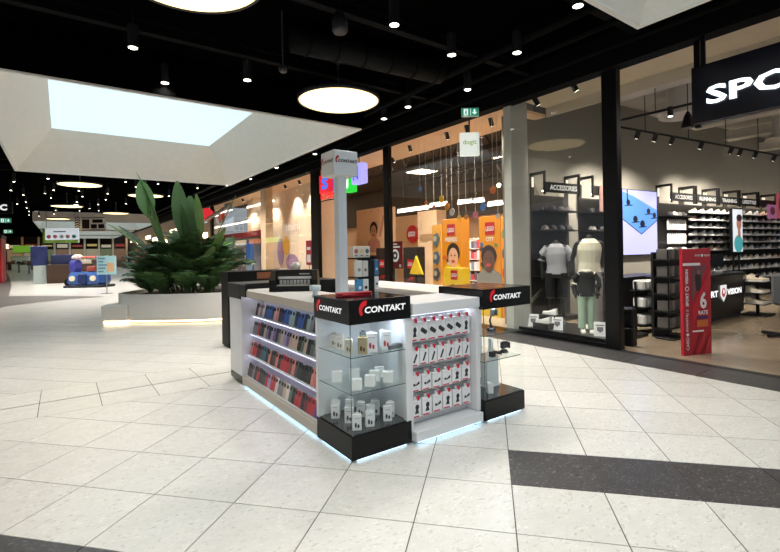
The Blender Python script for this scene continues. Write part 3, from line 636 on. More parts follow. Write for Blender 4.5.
carton('narrow white box leaning in the right showcase base', 3.36, 3.06, .2065, .055, .06, .10, -.5, (236, 236, 234), None, 'boxes in the right showcase', False, 'charger_box')
t = thing('white_pedestal', 'white upright pedestal inside the right showcase', 'pedestal', (3.52, 3.2, .206)); MB().rbox(3.45, 3.17, .2065, 3.62, 3.26, .55, .003).build('column', M((226, 230, 232), .35), t); MB().rbox(3.44, 3.16, .2065, 3.63, 3.27, .225, .003).build('foot', M((226, 230, 232), .35), t)
o = MB().rbox(-.02, -.02, 0, .02, .02, .13, .004).build('tube_box', M((220, 226, 228), .4)); o.location = (3.54, 3.2, .561); tag(o, 'slim white tube box on the right showcase shelf', 'box')
# ================================================================ PLANTER AND PLANTS
PC = Vector((2.85, 13.0, 0)); PH = .68
STONE = M((236, 230, 222), .6, 0, 0, .06, 3.0); GLOW = M((255, 224, 176), .5, 0, 5.0)
t = thing('planter', 'large pale rounded planter with seat block and glowing base line', 'planter', PC, -YAW)
def srect(a, b, z, e=3.6, n=64):
    o = []
    for k in range(n):
        q = 2*math.pi*k/n; c_, s_ = math.cos(q), math.sin(q)
        o.append((a*abs(c_)**(2/e)*(1 if c_ > 0 else -1), b*abs(s_)**(2/e)*(1 if s_ > 0 else -1), z))
    return o
MB().loft([srect(1.55, 1.45, .07), srect(1.55, 1.45, PH), srect(1.46, 1.36, PH), srect(1.46, 1.36, PH-.2)], 0, False).build('bowl_wall', STONE, t, True, False)
MB().loft([srect(1.47, 1.37, 0), srect(1.47, 1.37, .07)]).build('recessed_foot', M((60, 56, 52), .6), t, False, False)
MB().loft([srect(1.49, 1.39, .02), srect(1.49, 1.39, .055), srect(1.475, 1.375, .055), srect(1.475, 1.375, .02)], 0, False).build('base_glow', GLOW, t, False, False)
MB().loft([srect(1.45, 1.35, PH-.2), srect(1.45, 1.35, PH-.1)]).build('soil', M((38, 28, 20), .9), t, False, False)
sb = MB().rbox(-1.58, -1.47, .07, -.95, -.2, .44, .03).build('seat_block', STONE, t, False, False)
MB().box(-1.53, -1.43, .02, -1.0, -.26, .068).build('base_glow', GLOW, sb, False, False)
LEAF = [M((88, 120, 70), .35, 0, 0, .25), M((98, 136, 70), .35, 0, 0, .25), M((76, 102, 64), .4, 0, 0, .3), M((132, 156, 98), .35, 0, 0, .2)]
STEM = M((92, 112, 62), .5)
def blade(base, tip, width, bend, m, parent, stem=True, twist=0.0, fold=.25, n=9, stemlen=.5):
    """paddle leaf: curved stalk, then a folded blade either side of its midrib"""
    base, tip = Vector(base), Vector(tip); d = tip-base; L = d.length
    side = d.cross(Vector((0, 0, 1))); side = Vector((1, 0, 0)) if side.length < .05 else side.normalized()
    side = Matrix.Rotation(twist, 3, d.normalized()) @ side
    nor = side.cross(d).normalized()
    C = lambda t: base+d*t+nor*bend*L*math.sin(math.pi*t)*.5+Vector((0, 0, 1))*bend*L*.3*math.sin(math.pi*t)
    mb = MB(); vs = []; fs = []
    for i in range(n+1):
        t = stemlen+(1-stemlen)*i/n; w = width*math.sin(math.pi*min(1, (i/n)*.93+.05))**.7*.5
        c = C(t); vs += [c-side*w+nor*fold*w, c, c+side*w+nor*fold*w]
    for i in range(n): a = i*3; fs += [(a, a+1, a+4, a+3), (a+1, a+2, a+5, a+4)]
    mb.add(vs, fs); lf = mb.build('leaf', m, parent, True)
    if stem: MB().tube([C(k/8*(stemlen+.3)) for k in range(9)], [.022-.0015*k for k in range(9)], 6).build('stalk', STEM, lf, True)
def at(px, py, dep):           # point on a plane at the plant's depth
    d = ray(px, py); return E0+d*dep
t = thing('bird_of_paradise', 'tall plant with big paddle leaves rising from the planter', 'plant', PC+Vector((0, 0, PH-.08)))
b0 = PC+Vector((-.1, 0, PH-.1))
for bx_, tp, w, bend, tw, k, sl in (((-.3, .1), (136, 172, 12.5), .36, .06, .5, 1, .62), ((-.35, .2), (147, 196, 12.4), .40, .0, .2, 1, .5), ((0, .0), (177, 181, 12.4), .42, -.05, -.7, 0, .5), ((.1, .1), (190, 196, 12.6), .55, .02, .1, 0, .45), ((.2, 0), (180, 203, 12.2), .55, .0, .2, 2, .45), ((.4, -.1), (196, 194, 12.4), .34, .0, .4, 1, .55),
                                ((.3, .2), (232, 203, 12.9), .10, .05, .0, 2, .8), ((-.2, -.2), (148, 214, 12.0), .34, .0, .9, 1, .35), ((-.4, .1), (118, 226, 12.4), .34, .10, .0, 2, .4), ((.5, .0), (226, 228, 12.1), .42, .12, -.1, 1, .35), ((.3, -.3), (214, 246, 11.6), .36, .14, .1, 3, .35), ((-.5, .0), (104, 222, 12.8), .26, .10, .2, 3, .5), ((-.3, -.4), (134, 250, 11.7), .3, .14, .1, 2, .4)):
    blade(b0+Vector((bx_[0]*.813, -bx_[0]*.583+bx_[1], 0)), at(*tp), w, bend, LEAF[k], t, True, tw, .22, 9, sl)
# bright broad leaf standing at the very top left
blade(at(150, 222, 12.3), at(141, 180, 12.4), .46, .0, LEAF[1], t, False, -.5, .15, 8, .12)
def palm(lab, base, n, L, spread, seed, cols, lift=.3):
    rd = random.Random(seed); t = thing('palm', lab, 'plant', base, 0, 'palms in the planter')
    for k in range(n):
        az = 2*math.pi*(k+rd.random()*.6)/n; el = rd.uniform(.85, 1.5); l = L*rd.uniform(.75, 1.1)
        h = Vector((math.cos(az), math.sin(az), 0)); P = []
        p = Vector(base)+h*.04+Vector((0, 0, lift*rd.uniform(.3, 1.0))); ang = el
        for i in range(11):
            P.append(p.copy()); p = p+(h*math.cos(ang)+Vector((0, 0, 1))*math.sin(ang))*l/10; ang -= spread*(.035+.024*i)
        mb = MB().tube(P, [.012-.0009*i for i in range(11)], 4); vs = []; fs = []
        side = h.cross(Vector((0, 0, 1)))
        for i in range(4, 41):
            s_ = i/40*10; a = int(min(9, s_)); q = P[a].lerp(P[a+1], s_-a); tn = (P[a+1]-P[a]).normalized(); ll = .34*L*math.sin(math.pi*(.12+.8*i/40))**.8
            for sg in (-1, 1):
                dv = (side*sg*.8+tn*.62+Vector((0, 0, -.22+rd.uniform(-.12, .12)))).normalized(); e = q+dv*ll; wv = tn*.020*L
                mdp = q+dv*ll*.5+Vector((0, 0, .03)); m0 = len(vs)
                vs += [q-wv*.4, q+wv*.4, mdp+wv, mdp-wv, e]; fs += [(m0, m0+1, m0+2, m0+3), (m0+3, m0+2, m0+4)]
        mb.add(vs, fs); mb.build('frond', cols[k % len(cols)], t)
    MB().tube([Vector(base)-Vector((0, 0, .05)), Vector(base)+Vector((0, 0, lift+.1))], [.04, .025], 7).build('cane', STEM, t)
for i, (dx, dy, n, L, sp_, lf, lab) in enumerate(((-.85, .3, 15, 1.35, .9, .35, 'dark feathery palm at the left of the planter'), (-.5, -.7, 17, 1.1, 1.0, .15, 'dense dark palm at the front of the planter'), (.15, -.75, 16, 1.15, 1.0, .2, 'dark green palm at the front right of the planter'),
                                     (.5, .1, 15, 1.4, .9, .4, 'palm with paler fronds at the right of the planter'), (-.2, .5, 16, 1.55, .8, .6, 'taller palm in the middle of the planter'), (-.95, -.4, 15, 1.0, 1.05, .15, 'low bushy palm above the seat block'), (.65, -.6, 14, 1.0, 1.05, .15, 'low bushy palm at the planter right front'), (-.25, -.15, 18, 1.4, .85, .45, 'thick palm around the paddle leaf stems'))):
    palm(lab, PC+Vector((dx*math.cos(YAW)+dy*math.sin(YAW), -dx*math.sin(YAW)+dy*math.cos(YAW), PH-.1)), n, L, sp_, i+3, [LEAF[2], LEAF[0], LEAF[2], LEAF[0] if i != 3 else LEAF[3]], lf)
# ================================================================ FAR CORRIDOR
BR = M((70, 50, 36), .5); NAVY = M((40, 52, 96), .5); CREAM = M((224, 214, 196), .6)
# coin ride: blue toy car
c0 = gz(89, 287); t = thing('coin_ride', 'blue toy car ride with round white headlamps', 'kiddie ride', c0, math.radians(-38))
BLU = M((48, 86, 150), .3); 
def L_(mb, nm, m, par, sm=False): return mb.build(nm, m, par, sm, False)
L_(MB().rbox(-1.0, -.55, 0, 1.05, .6, .12, .03), 'platform', M((26, 30, 44), .5), t)
bd = L_(MB().loft([[(x*sx, y0+y*sy, z) for x, y in ((-.8,-.4),(.8,-.4),(.95,0),(.8,.5),(-.8,.5),(-.95,0))] for z, sx, sy, y0 in ((.14,.95,1,0),(.3,1.05,1.1,0),(.62,1.0,1.05,0),(.8,.9,.9,.05))]), 'body', BLU, t)
for x in (-.55, .55):
    L_(MB().tube([(x, -.52, .48), (x, -.44, .48)], .14, 18), 'headlamp', M((240, 226, 190), .4, 0, .6), bd)
    L_(MB().tube([(x-.3, -.38, .26), (x-.3, .1, .26)], .2, 16), 'wheel', BLACK, t)
L_(MB().rbox(-.22, -.56, .2, .22, -.45, .72, .03), 'grille', M((30, 44, 92), .4), bd)
L_(MB().tube([(-.85, .3, .8), (-.85, .3, 1.75)], .03, 8), 'roof_post', STEEL, t); L_(MB().tube([(.85, .3, .8), (.85, .3, 1.75)], .03, 8), 'roof_post', STEEL, t)
L_(MB().rbox(-.2, -.3, 1.52, 1.0, .45, 1.62, .03), 'canopy', M((196, 96, 84), .5), t)
L_(MB().lathe((-.7, 0, .8), [(.26, 0), (.32, .2), (.3, .5), (.22, .62)], 6), 'seat_back', M((58, 60, 140), .4), t)
L_(MB().rbox(-.85, -.2, 1.42, -.35, .2, 1.72, .1), 'headrest', M((206, 190, 186), .6), t)
L_(MB().rbox(.0, -.2, .8, .5, .3, 1.1, .05), 'dashboard', M((150, 70, 60), .5), t)
# notice stand
c0 = gz(107, 293.5); t = thing('notice_stand', 'pale blue notice board on a thin stand before the ride', 'sign stand', c0, math.radians(-36))
L_(MB().cyl((0, 0, 0), .22, .02, 18), 'base', STEEL, t); L_(MB().cyl((0, 0, .02), .018, .85, 8), 'pole', STEEL, t)
L_(MB().rbox(-.42, -.02, .82, .42, .02, 1.62, .01), 'board', M((146, 184, 190), .4), t)
f = Face((-.42, -.021, .82), (1, 0, 0), lift=.003)
for k in range(5): f.rect(.08, .1+.14*k, .30+.08*(k % 3), .16+.14*k, M((90, 120, 140), .5))
f.rect(.45, .12, .76, .5, M((190, 150, 110), .5)); f.build('print', t, False)
# dark kiosk with navy screens
c0 = gz(75, 282.5); t = thing('sales_kiosk', 'dark brown sales kiosk with navy screens beside the toy ride', 'kiosk', c0+Vector((-.3, 1.0, 0)), 0)
L_(MB().rbox(-1.1, -.9, 0, 1.3, .9, 1.15, .02), 'body', BR, t); L_(MB().box(-1.75, -.7, 0, -1.12, .7, 1.1), 'lit_case', M((196, 210, 206), .4), t)
L_(MB().rbox(-.9, -.5, 1.15, .4, .3, 1.75, .02), 'screen', NAVY, t); L_(MB().rbox(-1.9, -.2, 1.1, -1.05, -.1, 2.3, .02), 'poster_board', M((44, 56, 110), .5), t); L_(MB().rbox(.5, -.6, 1.15, 1.2, .2, 1.4, .02), 'counter_box', CREAM, t)
# farther furniture
def far_table(px, py, lab, w, h, c):
    p = gz(px, py); t = thing('display_table', lab, 'table', p); L_(MB().rbox(-w/2, -.5, h-.06, w/2, .5, h, .01), 'top', M(c, .5), t)
    for sx in (-1, 1):
        for sy in (-1, 1): L_(MB().box(sx*w*.45-.03, sy*.4-.03, 0, sx*w*.45+.03, sy*.4+.03, h-.06), 'leg', BLACK, t)
    for k in range(4): L_(MB().rbox(-w*.4+k*w*.2, -.3, h, -w*.26+k*w*.2, .2, h+.25+.1*(k % 2), .01), 'stacked_goods', M(((70,60,56),(120,90,70),(50,50,58),(150,140,130))[k], .6), t)
far_table(33, 272.5, 'dark cafe table with goods far down the corridor', 2.6, .9, (46, 40, 38)); far_table(43, 273.5, 'second dark table with goods beside the sales kiosk', 2.4, .9, (56, 46, 40)); far_table(17, 272, 'distant dark table near the left wall', 2.4, .95, (36, 34, 34))
t = thing('white_counter', 'distant white counter left of the dark tables', 'counter', gz(21, 270.5)); L_(MB().rbox(-.9, -.4, 0, .9, .4, 1.7, .03), 'front', M((235, 235, 232), .4), t); L_(MB().rbox(-1.0, -.5, 1.7, 1.0, .5, 1.8, .03), 'top', M((215, 215, 212), .4), t)
t = thing('red_shop_wall', 'red glossy shop panel at the left edge', 'panel', gz(0, 283)-Vector((.32, 0, 0)))
L_(MB().rbox(-1.2, 0, 0, .42, 3.0, 2.9, .02), 'panel', M((170, 26, 34), .4), t); L_(MB().rbox(-1.2, -.02, 2.9, .45, 3.02, 3.1, .02), 'cap', BLACK, t)
# hanging boards
def hang(name, lab, c, w, h, m, rods=True):
    t = thing(name, lab, 'sign', c, math.radians(-32)); b = L_(MB().rbox(-w/2, -.04, -h/2, w/2, .04, h/2, .01), 'board', m, t)
    for sx in (-.4, .4): L_(MB().cyl((sx*w, 0, h/2), .012, max(.05, ZC-.004-c.z-h/2), 6), 'rod', BLACK, t)
    return t, b
c0 = gz(90.5, 224, 3.9); t, b = hang('zebra_board', 'hanging black and white striped board left of the plant', c0, 2.1, 1.05, M((230, 228, 220), .5))
f = Face((-1.05, -.042, -.52), (1, 0, 0), lift=.004); 
for k in range(6): f.poly([(.03, .02+k*.17), (.2, .12+k*.17), (.38, .02+k*.17), (.38, .1+k*.17), (.2, .2+k*.17), (.03, .1+k*.17)], BLACK)
f.rect(.45, .06, 2.06, .12, BLACK); f.rect(.45, .92, 2.06, .98, BLACK); f.rect(.5, .2, 1.0, .84, BLACK); f.rect(1.1, .2, 1.5, .5, BLACK); f.rect(1.2, .6, 1.9, .84, BLACK); f.rect(1.6, .2, 2.0, .5, BLACK)
f.build('print', b, False)
c0 = gz(61, 235.5, 2.85); t, b = hang('promotion_board', 'hanging white promotion board with green edge down the corridor', c0, 2.0, .85, M((226, 234, 240), .5, 0, .55))
f = Face((-1.0, -.042, -.425), (1, 0, 0), lift=.004); f.rect(0, 0, 2.0, .17, M((120, 160, 60), .5)); f.rect(0, 0, .15, .85, M((110, 150, 50), .5)); f.rect(.6, .62, 1.3, .68, M((90, 96, 110), .5))
for k, c in enumerate(((206, 90, 110), (216, 130, 140), (190, 190, 210), (210, 150, 150), (90, 180, 170))): f.ell(.35+.35*k, .36, .12, .11, M(c, .5))
f.build('print', b, False)
c0 = gz(23, 249, 2.6); t, b = hang('green_board', 'distant hanging green board in the corridor', c0, 2.2, .8, M((120, 176, 50), .5, 0, .5)); L_(MB().box(-1.2, -.06, -.47, 1.2, .06, -.41), 'lower_edge', BLACK, b)
def exit_sign(c, s, lab, rz=0.0):
    t = thing('exit_sign', lab, 'exit sign', c, rz); L_(MB().rbox(-s, -.025, -s*.5, s, .025, s*.5, .004), 'box', M((220, 232, 228), .4), t)
    L_(MB().cyl((0, 0, s*.5), .008, max(.05, ZC-c.z-s*.5), 6), 'stem', BLACK, t)
    f = Face((-s, -.026, -s*.5), (1, 0, 0), lift=.002); G_ = M((24, 140, 106), .5, 0, .8); Wt = M((235, 250, 245), .5, 0, .9)
    f.rect(s*.06, s*.06, s*1.94, s*.94, G_); f.rect(s*1.02, s*.1, s*1.08, s*.9, Wt, 1)
    f.poly([(s*1.5, s*.2), (s*1.8, s*.5), (s*1.6, s*.5), (s*1.6, s*.82), (s*1.4, s*.82), (s*1.4, s*.5), (s*1.2, s*.5)], Wt, 1)
    f.rect(s*.25, s*.12, s*.75, s*.88, Wt, 1); f.ell(s*.52, s*.74, s*.08, s*.08, G_, 2, 8); f.poly([(s*.42, s*.62), (s*.64, s*.6), (s*.56, s*.4), (s*.68, s*.2), (s*.58, s*.18), (s*.46, s*.36), (s*.34, s*.18), (s*.3, s*.24), (s*.42, s*.44)], G_, 2)
    f.build('pictogram', t, False)
ex = gx(470, 112.5, 6.6); exit_sign(ex, .17, 'green running-man exit sign below the fascia', math.radians(-38))
exit_sign(gz(5.5, 220.5, 4.2), .32, 'far green exit sign at the left edge, higher one', math.radians(-10)); exit_sign(gz(8, 231.5, 3.9), .32, 'far green exit sign at the left edge, lower one', math.radians(-10))
c0 = gz(1.5, 207.5, 4.0); t, b = hang('black_letter_sign', 'black hanging sign with a white letter at the left edge', c0, 1.0, .6, BLACK); f = Face((-.5, -.042, -.3), (1, 0, 0), lift=.004); f.text('C', .45, .15, .34, .3, M((240, 240, 240), .5, 0, .8), 1, .05); f.build('lettering', b, False)
# flag signs on the far fascia
def flag(px, py, X, w, h, c, lab, rnd=False):
    p = gx(px, py, X); t = thing('flag_sign', lab, 'sign', p)
    if rnd: L_(MB().tube([(0, -.08, 0), (0, .08, 0)], h/2, 24), 'lightbox', M(c, .4, 0, .8), t)
    else: L_(MB().add([(-w/2, -.08, -h/2), (w/2, -.08, -h*.3), (w/2, -.08, h/2), (-w/2, -.08, h*.2), (-w/2, .08, -h/2), (w/2, .08, -h*.3), (w/2, .08, h/2), (-w/2, .08, h*.2)], [(0,1,2,3),(7,6,5,4),(0,4,5,1),(1,5,6,2),(2,6,7,3),(3,7,4,0)]), 'lightbox', M(c, .4, 0, .8), t)
    L_(MB().tube([(0, 0, 0), (XS-X, 0, .25)], .03, 8), 'bracket', BLACK, t)
flag(198, 217.5, 6.3, .95, .95, (196, 224, 240), 'pale blue flag sign beyond the planter'); flag(206.5, 214.5, 6.6, .5, .72, (214, 40, 50), 'round red flag sign beyond the planter', True)
t = thing('vent_pipe', 'long grey pipe with round end slanting above the far window', 'pipe', gx(215, 216, 6.5)); p0 = gx(193, 228, 6.6); p1 = gx(228, 206.5, 6.6)
MB().tube([p0, p1], .09, 12).build('tube', M((120, 116, 106), .5), t, True); MB().tube([p1-Vector((0, .2, 0)), p1+Vector((0, .1, 0))], .18, 16).build('end_cap', M((150, 146, 136), .5), t, True)
# far shop fronts on the left and right: shop lights, shelves, goods blocks
FC = [(150, 96, 60), (196, 150, 100), (90, 120, 70), (170, 60, 50), (200, 190, 170), (80, 80, 90)]
for i in range(9):
    y = 36+i*5.2; h = 2.2+(i % 3)*.4
    t = thing('far_shop_shelf', 'distant lit shop shelf on the right side, %s from the planter' % ORD[i], 'shelf', (XS+1.6, y, 0), 0, 'far right shop shelves')
    MB().box(XS+1.5, y-1.8, 0, XS+2.0, y+1.8, h).build('case', M(FC[i % 6], .6), t)
    MB().box(XS+1.4, y-1.6, h+.6, XS+1.5, y+1.6, h+1.0).build('lit_sign', M((255, 226, 180), .5, 0, 4.0), t)
    for k in range(3): MB().box(XS+1.35, y-1.7, .5+k*.6, XS+1.5, y+1.7, .9+k*.6).build('goods_row', M(FC[(i+k+2) % 6], .6), t)
for i in range(8):
    y = 40+i*6.0
    t = thing('distant_stall', 'distant lit stall on the left side, %s from the camera' % ORD[i], 'stall', (-6.4, y, 0), 0, 'far left stalls')
    MB().box(-6.58, y-2.4, 0, -6.3, y+2.4, 2.8).build('front', M(FC[(i+1) % 6], .6), t); MB().box(-6.28, y-2.2, 2.9, -6.1, y+2.2, 3.5).build('lit_sign', M(((255, 150, 90), (255, 230, 190), (170, 230, 110))[i % 3], .5, 0, 1.8), t)

for i in range(8):             # lit shops closing the far end of the corridor
    x = -5.2+i*1.75; y = 79.0
    t = thing('end_shop', 'tiny lit shop front closing the corridor end, %s from the left' % ORD[i], 'shop', (x, y, 0), 0, 'shops at the corridor end')
    MB().box(x-.72, y, 0, x+.72, y+.2, 2.7).build('window', M([(206, 176, 136), (220, 204, 172), (150, 160, 120), (176, 136, 110)][i % 4], .5, 0, .22), t); MB().box(x+.74, y-.1, 0, x+.98, y+.25, 4.4).build('column', M((226, 212, 190), .6), t); MB().box(x-.6, y-.05, 2.9+.1*(i % 3), x+.6, y+.2, 3.3+.12*(i % 2)).build('sign', M([(240, 226, 200), (170, 70, 60), (226, 200, 120)][i % 3], .5, 0, .3), t); MB().box(x-.6, y-1.2, 0, x+.5, y-.5, 1.1).build('counter', M([(70, 56, 46), (120, 96, 80)][i % 2], .6), t)
# ================================================================ SPORT SHOP
def ws(px, py): p = gpl(px, py, A0, wn); return (p-A0).dot(wd), p.z
DKF = M((20, 19, 19), .5); WTX = M((235, 232, 224), .5, 0, .6)
ups = [ws(655.7, 190)[0], ws(680.6, 190)[0], ws(703.6, 190)[0], ws(724.4, 190)[0], ws(743.4, 190)[0], ws(762, 190)[0], ws(779, 190)[0], ws(795, 190)[0]]
wins = [ws(532.7, 180)[0], ws(564.4, 180)[0], ws(580, 180)[0], ws(604, 180)[0]]
def local(mb, nm, m, par): return mb.build(nm, m, par, False, False)
def bay(s0, s1, label, word, zs, top=3.25):
    c = Wp((s0+s1)/2, 0, 0); w = s1-s0; t = thing('shelf_bay', label, 'shelving', c, wa, 'sport shop wall bays')
    for sg in (-1, 1):
        x = sg*(w/2-.06); f_ = MB().box(x-.06, -.02, 0, x+.06, -.0, top); local(f_, 'upright', DKF, t)
        local(MB().box(x-.06, -.42, top-.06, x-.02, -.02, top), 'top_arm', DKF, t); local(MB().box(x-.06, -.42, 2.75, x-.02, -.38, top-.06), 'drop_leg', DKF, t)
        local(MB().box(x-.02, -.05, top-.3, x+.02, -.021, top-.08), 'upright_lamp', M((255, 240, 214), .5, 0, .8), t)
    local(MB().box(-w/2+.02, -.40, 2.80, w/2-.02, -.36, 3.02), 'sign_board', DKF, t)
    if word:
        f = Face((-w/2, -.4005, 2.80), (1, 0, 0), lift=.002); tw = min(w*.7, .125*len(word)); f.text(word, (w-tw)/2, .055, tw, .11, WTX, 1, .02); f.build('lettering', t, False)
    local(MB().box(-w/2+.02, -.022, .1, w/2-.02, -.004, 2.78), 'back_panel', M((34, 32, 31), .6), t)
    for z in zs:
        sh = local(MB().box(-w/2+.03, -.36, z-.02, w/2-.03, -.022, z), 'shelf', DKF, t)
    local(MB().box(-w/2+.05, -.35, 2.82, w/2-.05, -.30, 2.84), 'added_bay_light', M((255, 240, 215), .5, 0, 12.0), t)  # added strip hidden behind the sign board to brighten the shelves
    local(MB().box(-w/2+.02, -.34, 0, w/2-.02, -.0, .1), 'plinth', DKF, t)
    return t
# one low shoe: sole and upper
def shoe_mesh():
    pl = [(-.14, -.04), (-.05, -.048), (.05, -.038), (.12, -.046), (.15, -.02), (.15, .02), (.12, .046), (.05, .038), (-.05, .048), (-.14, .04)]
    m = MB().loft([[(x, y, 0) for x, y in pl], [(x*1.02, y*1.04, .025) for x, y in pl]])
    R = lambda zf, k: [(x*.97, y*k, zf(x)) for x, y in pl]
    m.loft([R(lambda x: .025, .96), R(lambda x: .05+max(0, -x)*.14, .9), R(lambda x: .058+max(0, .06-x)*.36, .5)], 1)
    return m.mesh('shoe', [M((232, 230, 224), .5), M((200, 196, 188), .5)])
SHOE = shoe_mesh(); SC = [(240, 238, 232), (232, 226, 214), (236, 234, 230), (206, 176, 158), (110, 108, 108), (236, 236, 238), (224, 214, 198), (240, 240, 238), (190, 194, 200)]
def shoe(p, rz, lab, grp, sc=1.0, c=None):
    o = link('shoe', SHOE, None, p, rz); o.scale = (sc, sc, sc); o.material_slots[1].link = 'OBJECT'; o.material_slots[1].material = M(c or random.choice(SC), .5)
    tag(o, lab, 'shoe', grp)
zs = [.55, .85, 1.15, 1.46, 1.68, 1.89, 2.10, 2.31, 2.52]
bay(ups[0], ups[1], 'black wall bay of white hanging goods left of the red banner', 'ACCESSORIES', [1.46, 2.42])
names = ['RUNNING', 'TRAINING', 'LIFESTYLE', None, None, None]
zn = ['lowest', 'second lowest', 'third lowest', 'fourth', 'fifth', 'sixth', 'seventh', 'eighth', 'topmost']
for b_, w_ in enumerate(names):
    s0, s1 = ups[b_+1], ups[b_+2]
    bay(s0, s1, 'black shoe bay on the sport shop wall, %s from the banner' % ORD[b_] if not w_ else 'black shoe bay headed %s on the sport wall' % w_.lower(), w_, zs)
    n = 3
    for r, z in enumerate(zs):
        for k in range(n):
            s = s0+(s1-s0)*(k+.5)/n
            shoe(Wp(s, .20, z+.001), wa+math.pi+random.uniform(-.12, .12), 'trainer, %s from left on the %s shelf of the %s shoe bay' % (ORD[k], zn[r], ORD[b_]), 'trainers on the sport wall', 1.2)
# white hanging packs in the accessories bay
SOCK = MB().rbox(-.034, -.02, -.26, .034, .02, 0, .012).box(-.02, -.004, 0, .02, .004, .03).mesh('sock_pack', M((226, 224, 220), .7))
for r, z in enumerate((2.30, 1.92)):
    n = 9
    for k in range(n):
        s = ups[0]+.14+(ups[1]-ups[0]-.28)*(k+.5)/n
        o = link('sock_pack', SOCK, None, Wp(s, .20, z), wa+random.uniform(-.2, .2)); tag(o, 'white sock pack, %s from left in the %s row of the accessories bay' % (ORD[k], ['upper', 'lower'][r]), 'sock pack', 'sock packs in the accessories bay')
CAP = MB().lathe((0, 0, 0), [(.09, 0), (.095, .03), (.075, .08), (.03, .11), (.005, .115)], 12).add([(-.07, -.07, .004), (.07, -.07, .004), (.05, -.17, -.0), (-.05, -.17, -.0), (-.07, -.07, .014), (.07, -.07, .014), (.05, -.17, .008), (-.05, -.17, .008)], [(0,1,2,3),(7,6,5,4),(0,4,5,1),(1,5,6,2),(2,6,7,3),(3,7,4,0)]).mesh('cap', M((60, 58, 58), .7))
for r, z in enumerate((1.461, 2.421)):
    for k in range(4):
        s = ups[0]+.16+(ups[1]-ups[0]-.32)*(k+.5)/4; o = link('cap', CAP, None, Wp(s, .2, z), wa); o.material_slots[0].link = 'OBJECT'; o.material_slots[0].material = M([(228, 226, 220), (40, 38, 40), (90, 84, 80)][(k*2+r) % 3], .7)
        tag(o, 'cap, %s from left on the %s shelf of the accessories bay' % (ORD[k], ['lower', 'upper'][r]), 'cap', 'caps in the accessories bay')
# window-side bay with ACCESSORIES board and picture
bay(wins[0]-.1, wins[1]+.1, 'black wall bay headed accessories behind the shop window', 'ACCESSORIES', [1.0, 1.5, 2.0, 2.42])
bay(wins[2]-.1, wins[3]+.1, 'black wall bay with pink picture behind the shop window', None, [1.0, 1.5, 2.0, 2.42])
for b_, (s0, s1) in enumerate(((wins[0], wins[1]), (wins[2], wins[3]))):
    for r, z in enumerate((1.0, 1.5, 2.0, 2.42)):
        nn = 4 if b_ == 0 else 3
        for k in range(nn):
            s = s0+(s1-s0)*(k+.5)/nn; o = link('cap', CAP, None, Wp(s, .2, z+.001), wa); o.material_slots[0].link = 'OBJECT'; o.material_slots[0].material = M([(36, 34, 44), (60, 58, 62), (110, 104, 104), (34, 34, 40)][(k+r) % 4], .7)
            tag(o, '%s cap on the %s shelf of the %s window bay' % (ORD[k], ['lowest', 'second', 'third', 'top'][r], ['accessories', 'pink picture'][b_]), 'cap', 'caps behind the shop window')
c = Wp((wins[2]+wins[3])/2, .45, 0); t = thing('wall_picture', 'pink sports picture high on the wall behind the window', 'picture', c, wa); w = (wins[3]-wins[2])*.8
local(MB().rbox(-w/2, -.02, 2.42, w/2, .02, 3.02, .01), 'panel', M((196, 150, 140), .5, 0, .35), t); f = Face((-w/2, -.021, 2.42), (1, 0, 0), lift=.003); f.ell(w*.3, .3, .1, .16, M((120, 84, 80), .5)); f.ell(w*.62, .34, .12, .12, M((150, 100, 92), .5)); f.build('print', t, False)
# big screen
(s0, zt), (s1, _), (_, zb) = ws(618, 189), ws(653, 191), ws(653.5, 254.6)
t = thing('video_screen', 'large blue video screen on the sport shop wall', 'screen', Wp((s0+s1)/2, .06, 0), wa); w = s1-s0
local(MB().rbox(-w/2, -.04, zb, w/2, .05, zt, .01), 'housing', BLACK, t); f = Face((-w/2, -.041, zb), (1, 0, 0), lift=.003); h = zt-zb
f.rect(.02, .02, w-.02, h-.02, M((186, 186, 250), .4, 0, .95)); f.poly([(.02, h*.54), (w*.52, h*.32), (w-.02, h*.54), (w-.02, h*.7), (w*.3, h*.9), (.02, h*.96)], M((96, 150, 232), .4, 0, .9), 1)
NVY = M((24, 30, 60), .5, 0, .4); f.poly([(.02, h*.535), (w*.52, h*.315), (w-.02, h*.535), (w-.02, h*.55), (w*.52, h*.33), (.02, h*.55)], NVY, 2)
for cx, cy, rr in ((.16, .80, .05), (.35, .55, .06), (.55, .48, .065), (.73, .68, .05), (.9, .62, .05)): f.ell(w*cx, h*cy, w*rr*1.1, h*rr*.9, NVY, 3, 8); f.poly([(w*(cx-.1), h*(cy-.06)), (w*(cx+.12), h*(cy-.045)), (w*(cx+.11), h*(cy-.03)), (w*(cx-.1), h*(cy-.045))], NVY, 3)
f.rect(w*.12, h*.80, w*.15, h-.02, NVY, 3); f.build('moving_picture', t, False)
# lightbox with portrait and pink panels
s0, zt = ws(711, 210); s1, _ = ws(721.5, 210); _, zb = ws(716, 252.5)
t = thing('portrait_lightbox', 'tall lit picture of a person in a teal top among shoes', 'lightbox', Wp((s0+s1)/2, .52, 0), wa); w = s1-s0
local(MB().rbox(-w/2, -.03, zb, w/2, .05, zt, .01), 'frame', BLACK, t); f = Face((-w/2, -.031, zb), (1, 0, 0), lift=.003); h = zt-zb
f.rect(.02, .02, w-.02, h-.02, M((206, 212, 220), .4, 0, .8)); f.ell(w*.55, h*.2, w*.42, h*.2, M((70, 160, 164), .4, 0, .6), 1); f.poly([(w*.5, h*.35), (w*.75, h*.35), (w*.72, h*.55), (w*.5, h*.55)], M((170, 110, 90), .4, 0, .5), 2); f.ell(w*.6, h*.66, w*.24, h*.15, M((176, 118, 96), .4, 0, .5), 3); f.ell(w*.62, h*.79, w*.27, h*.08, M((34, 24, 24), .5), 4); f.build('print', t, False)
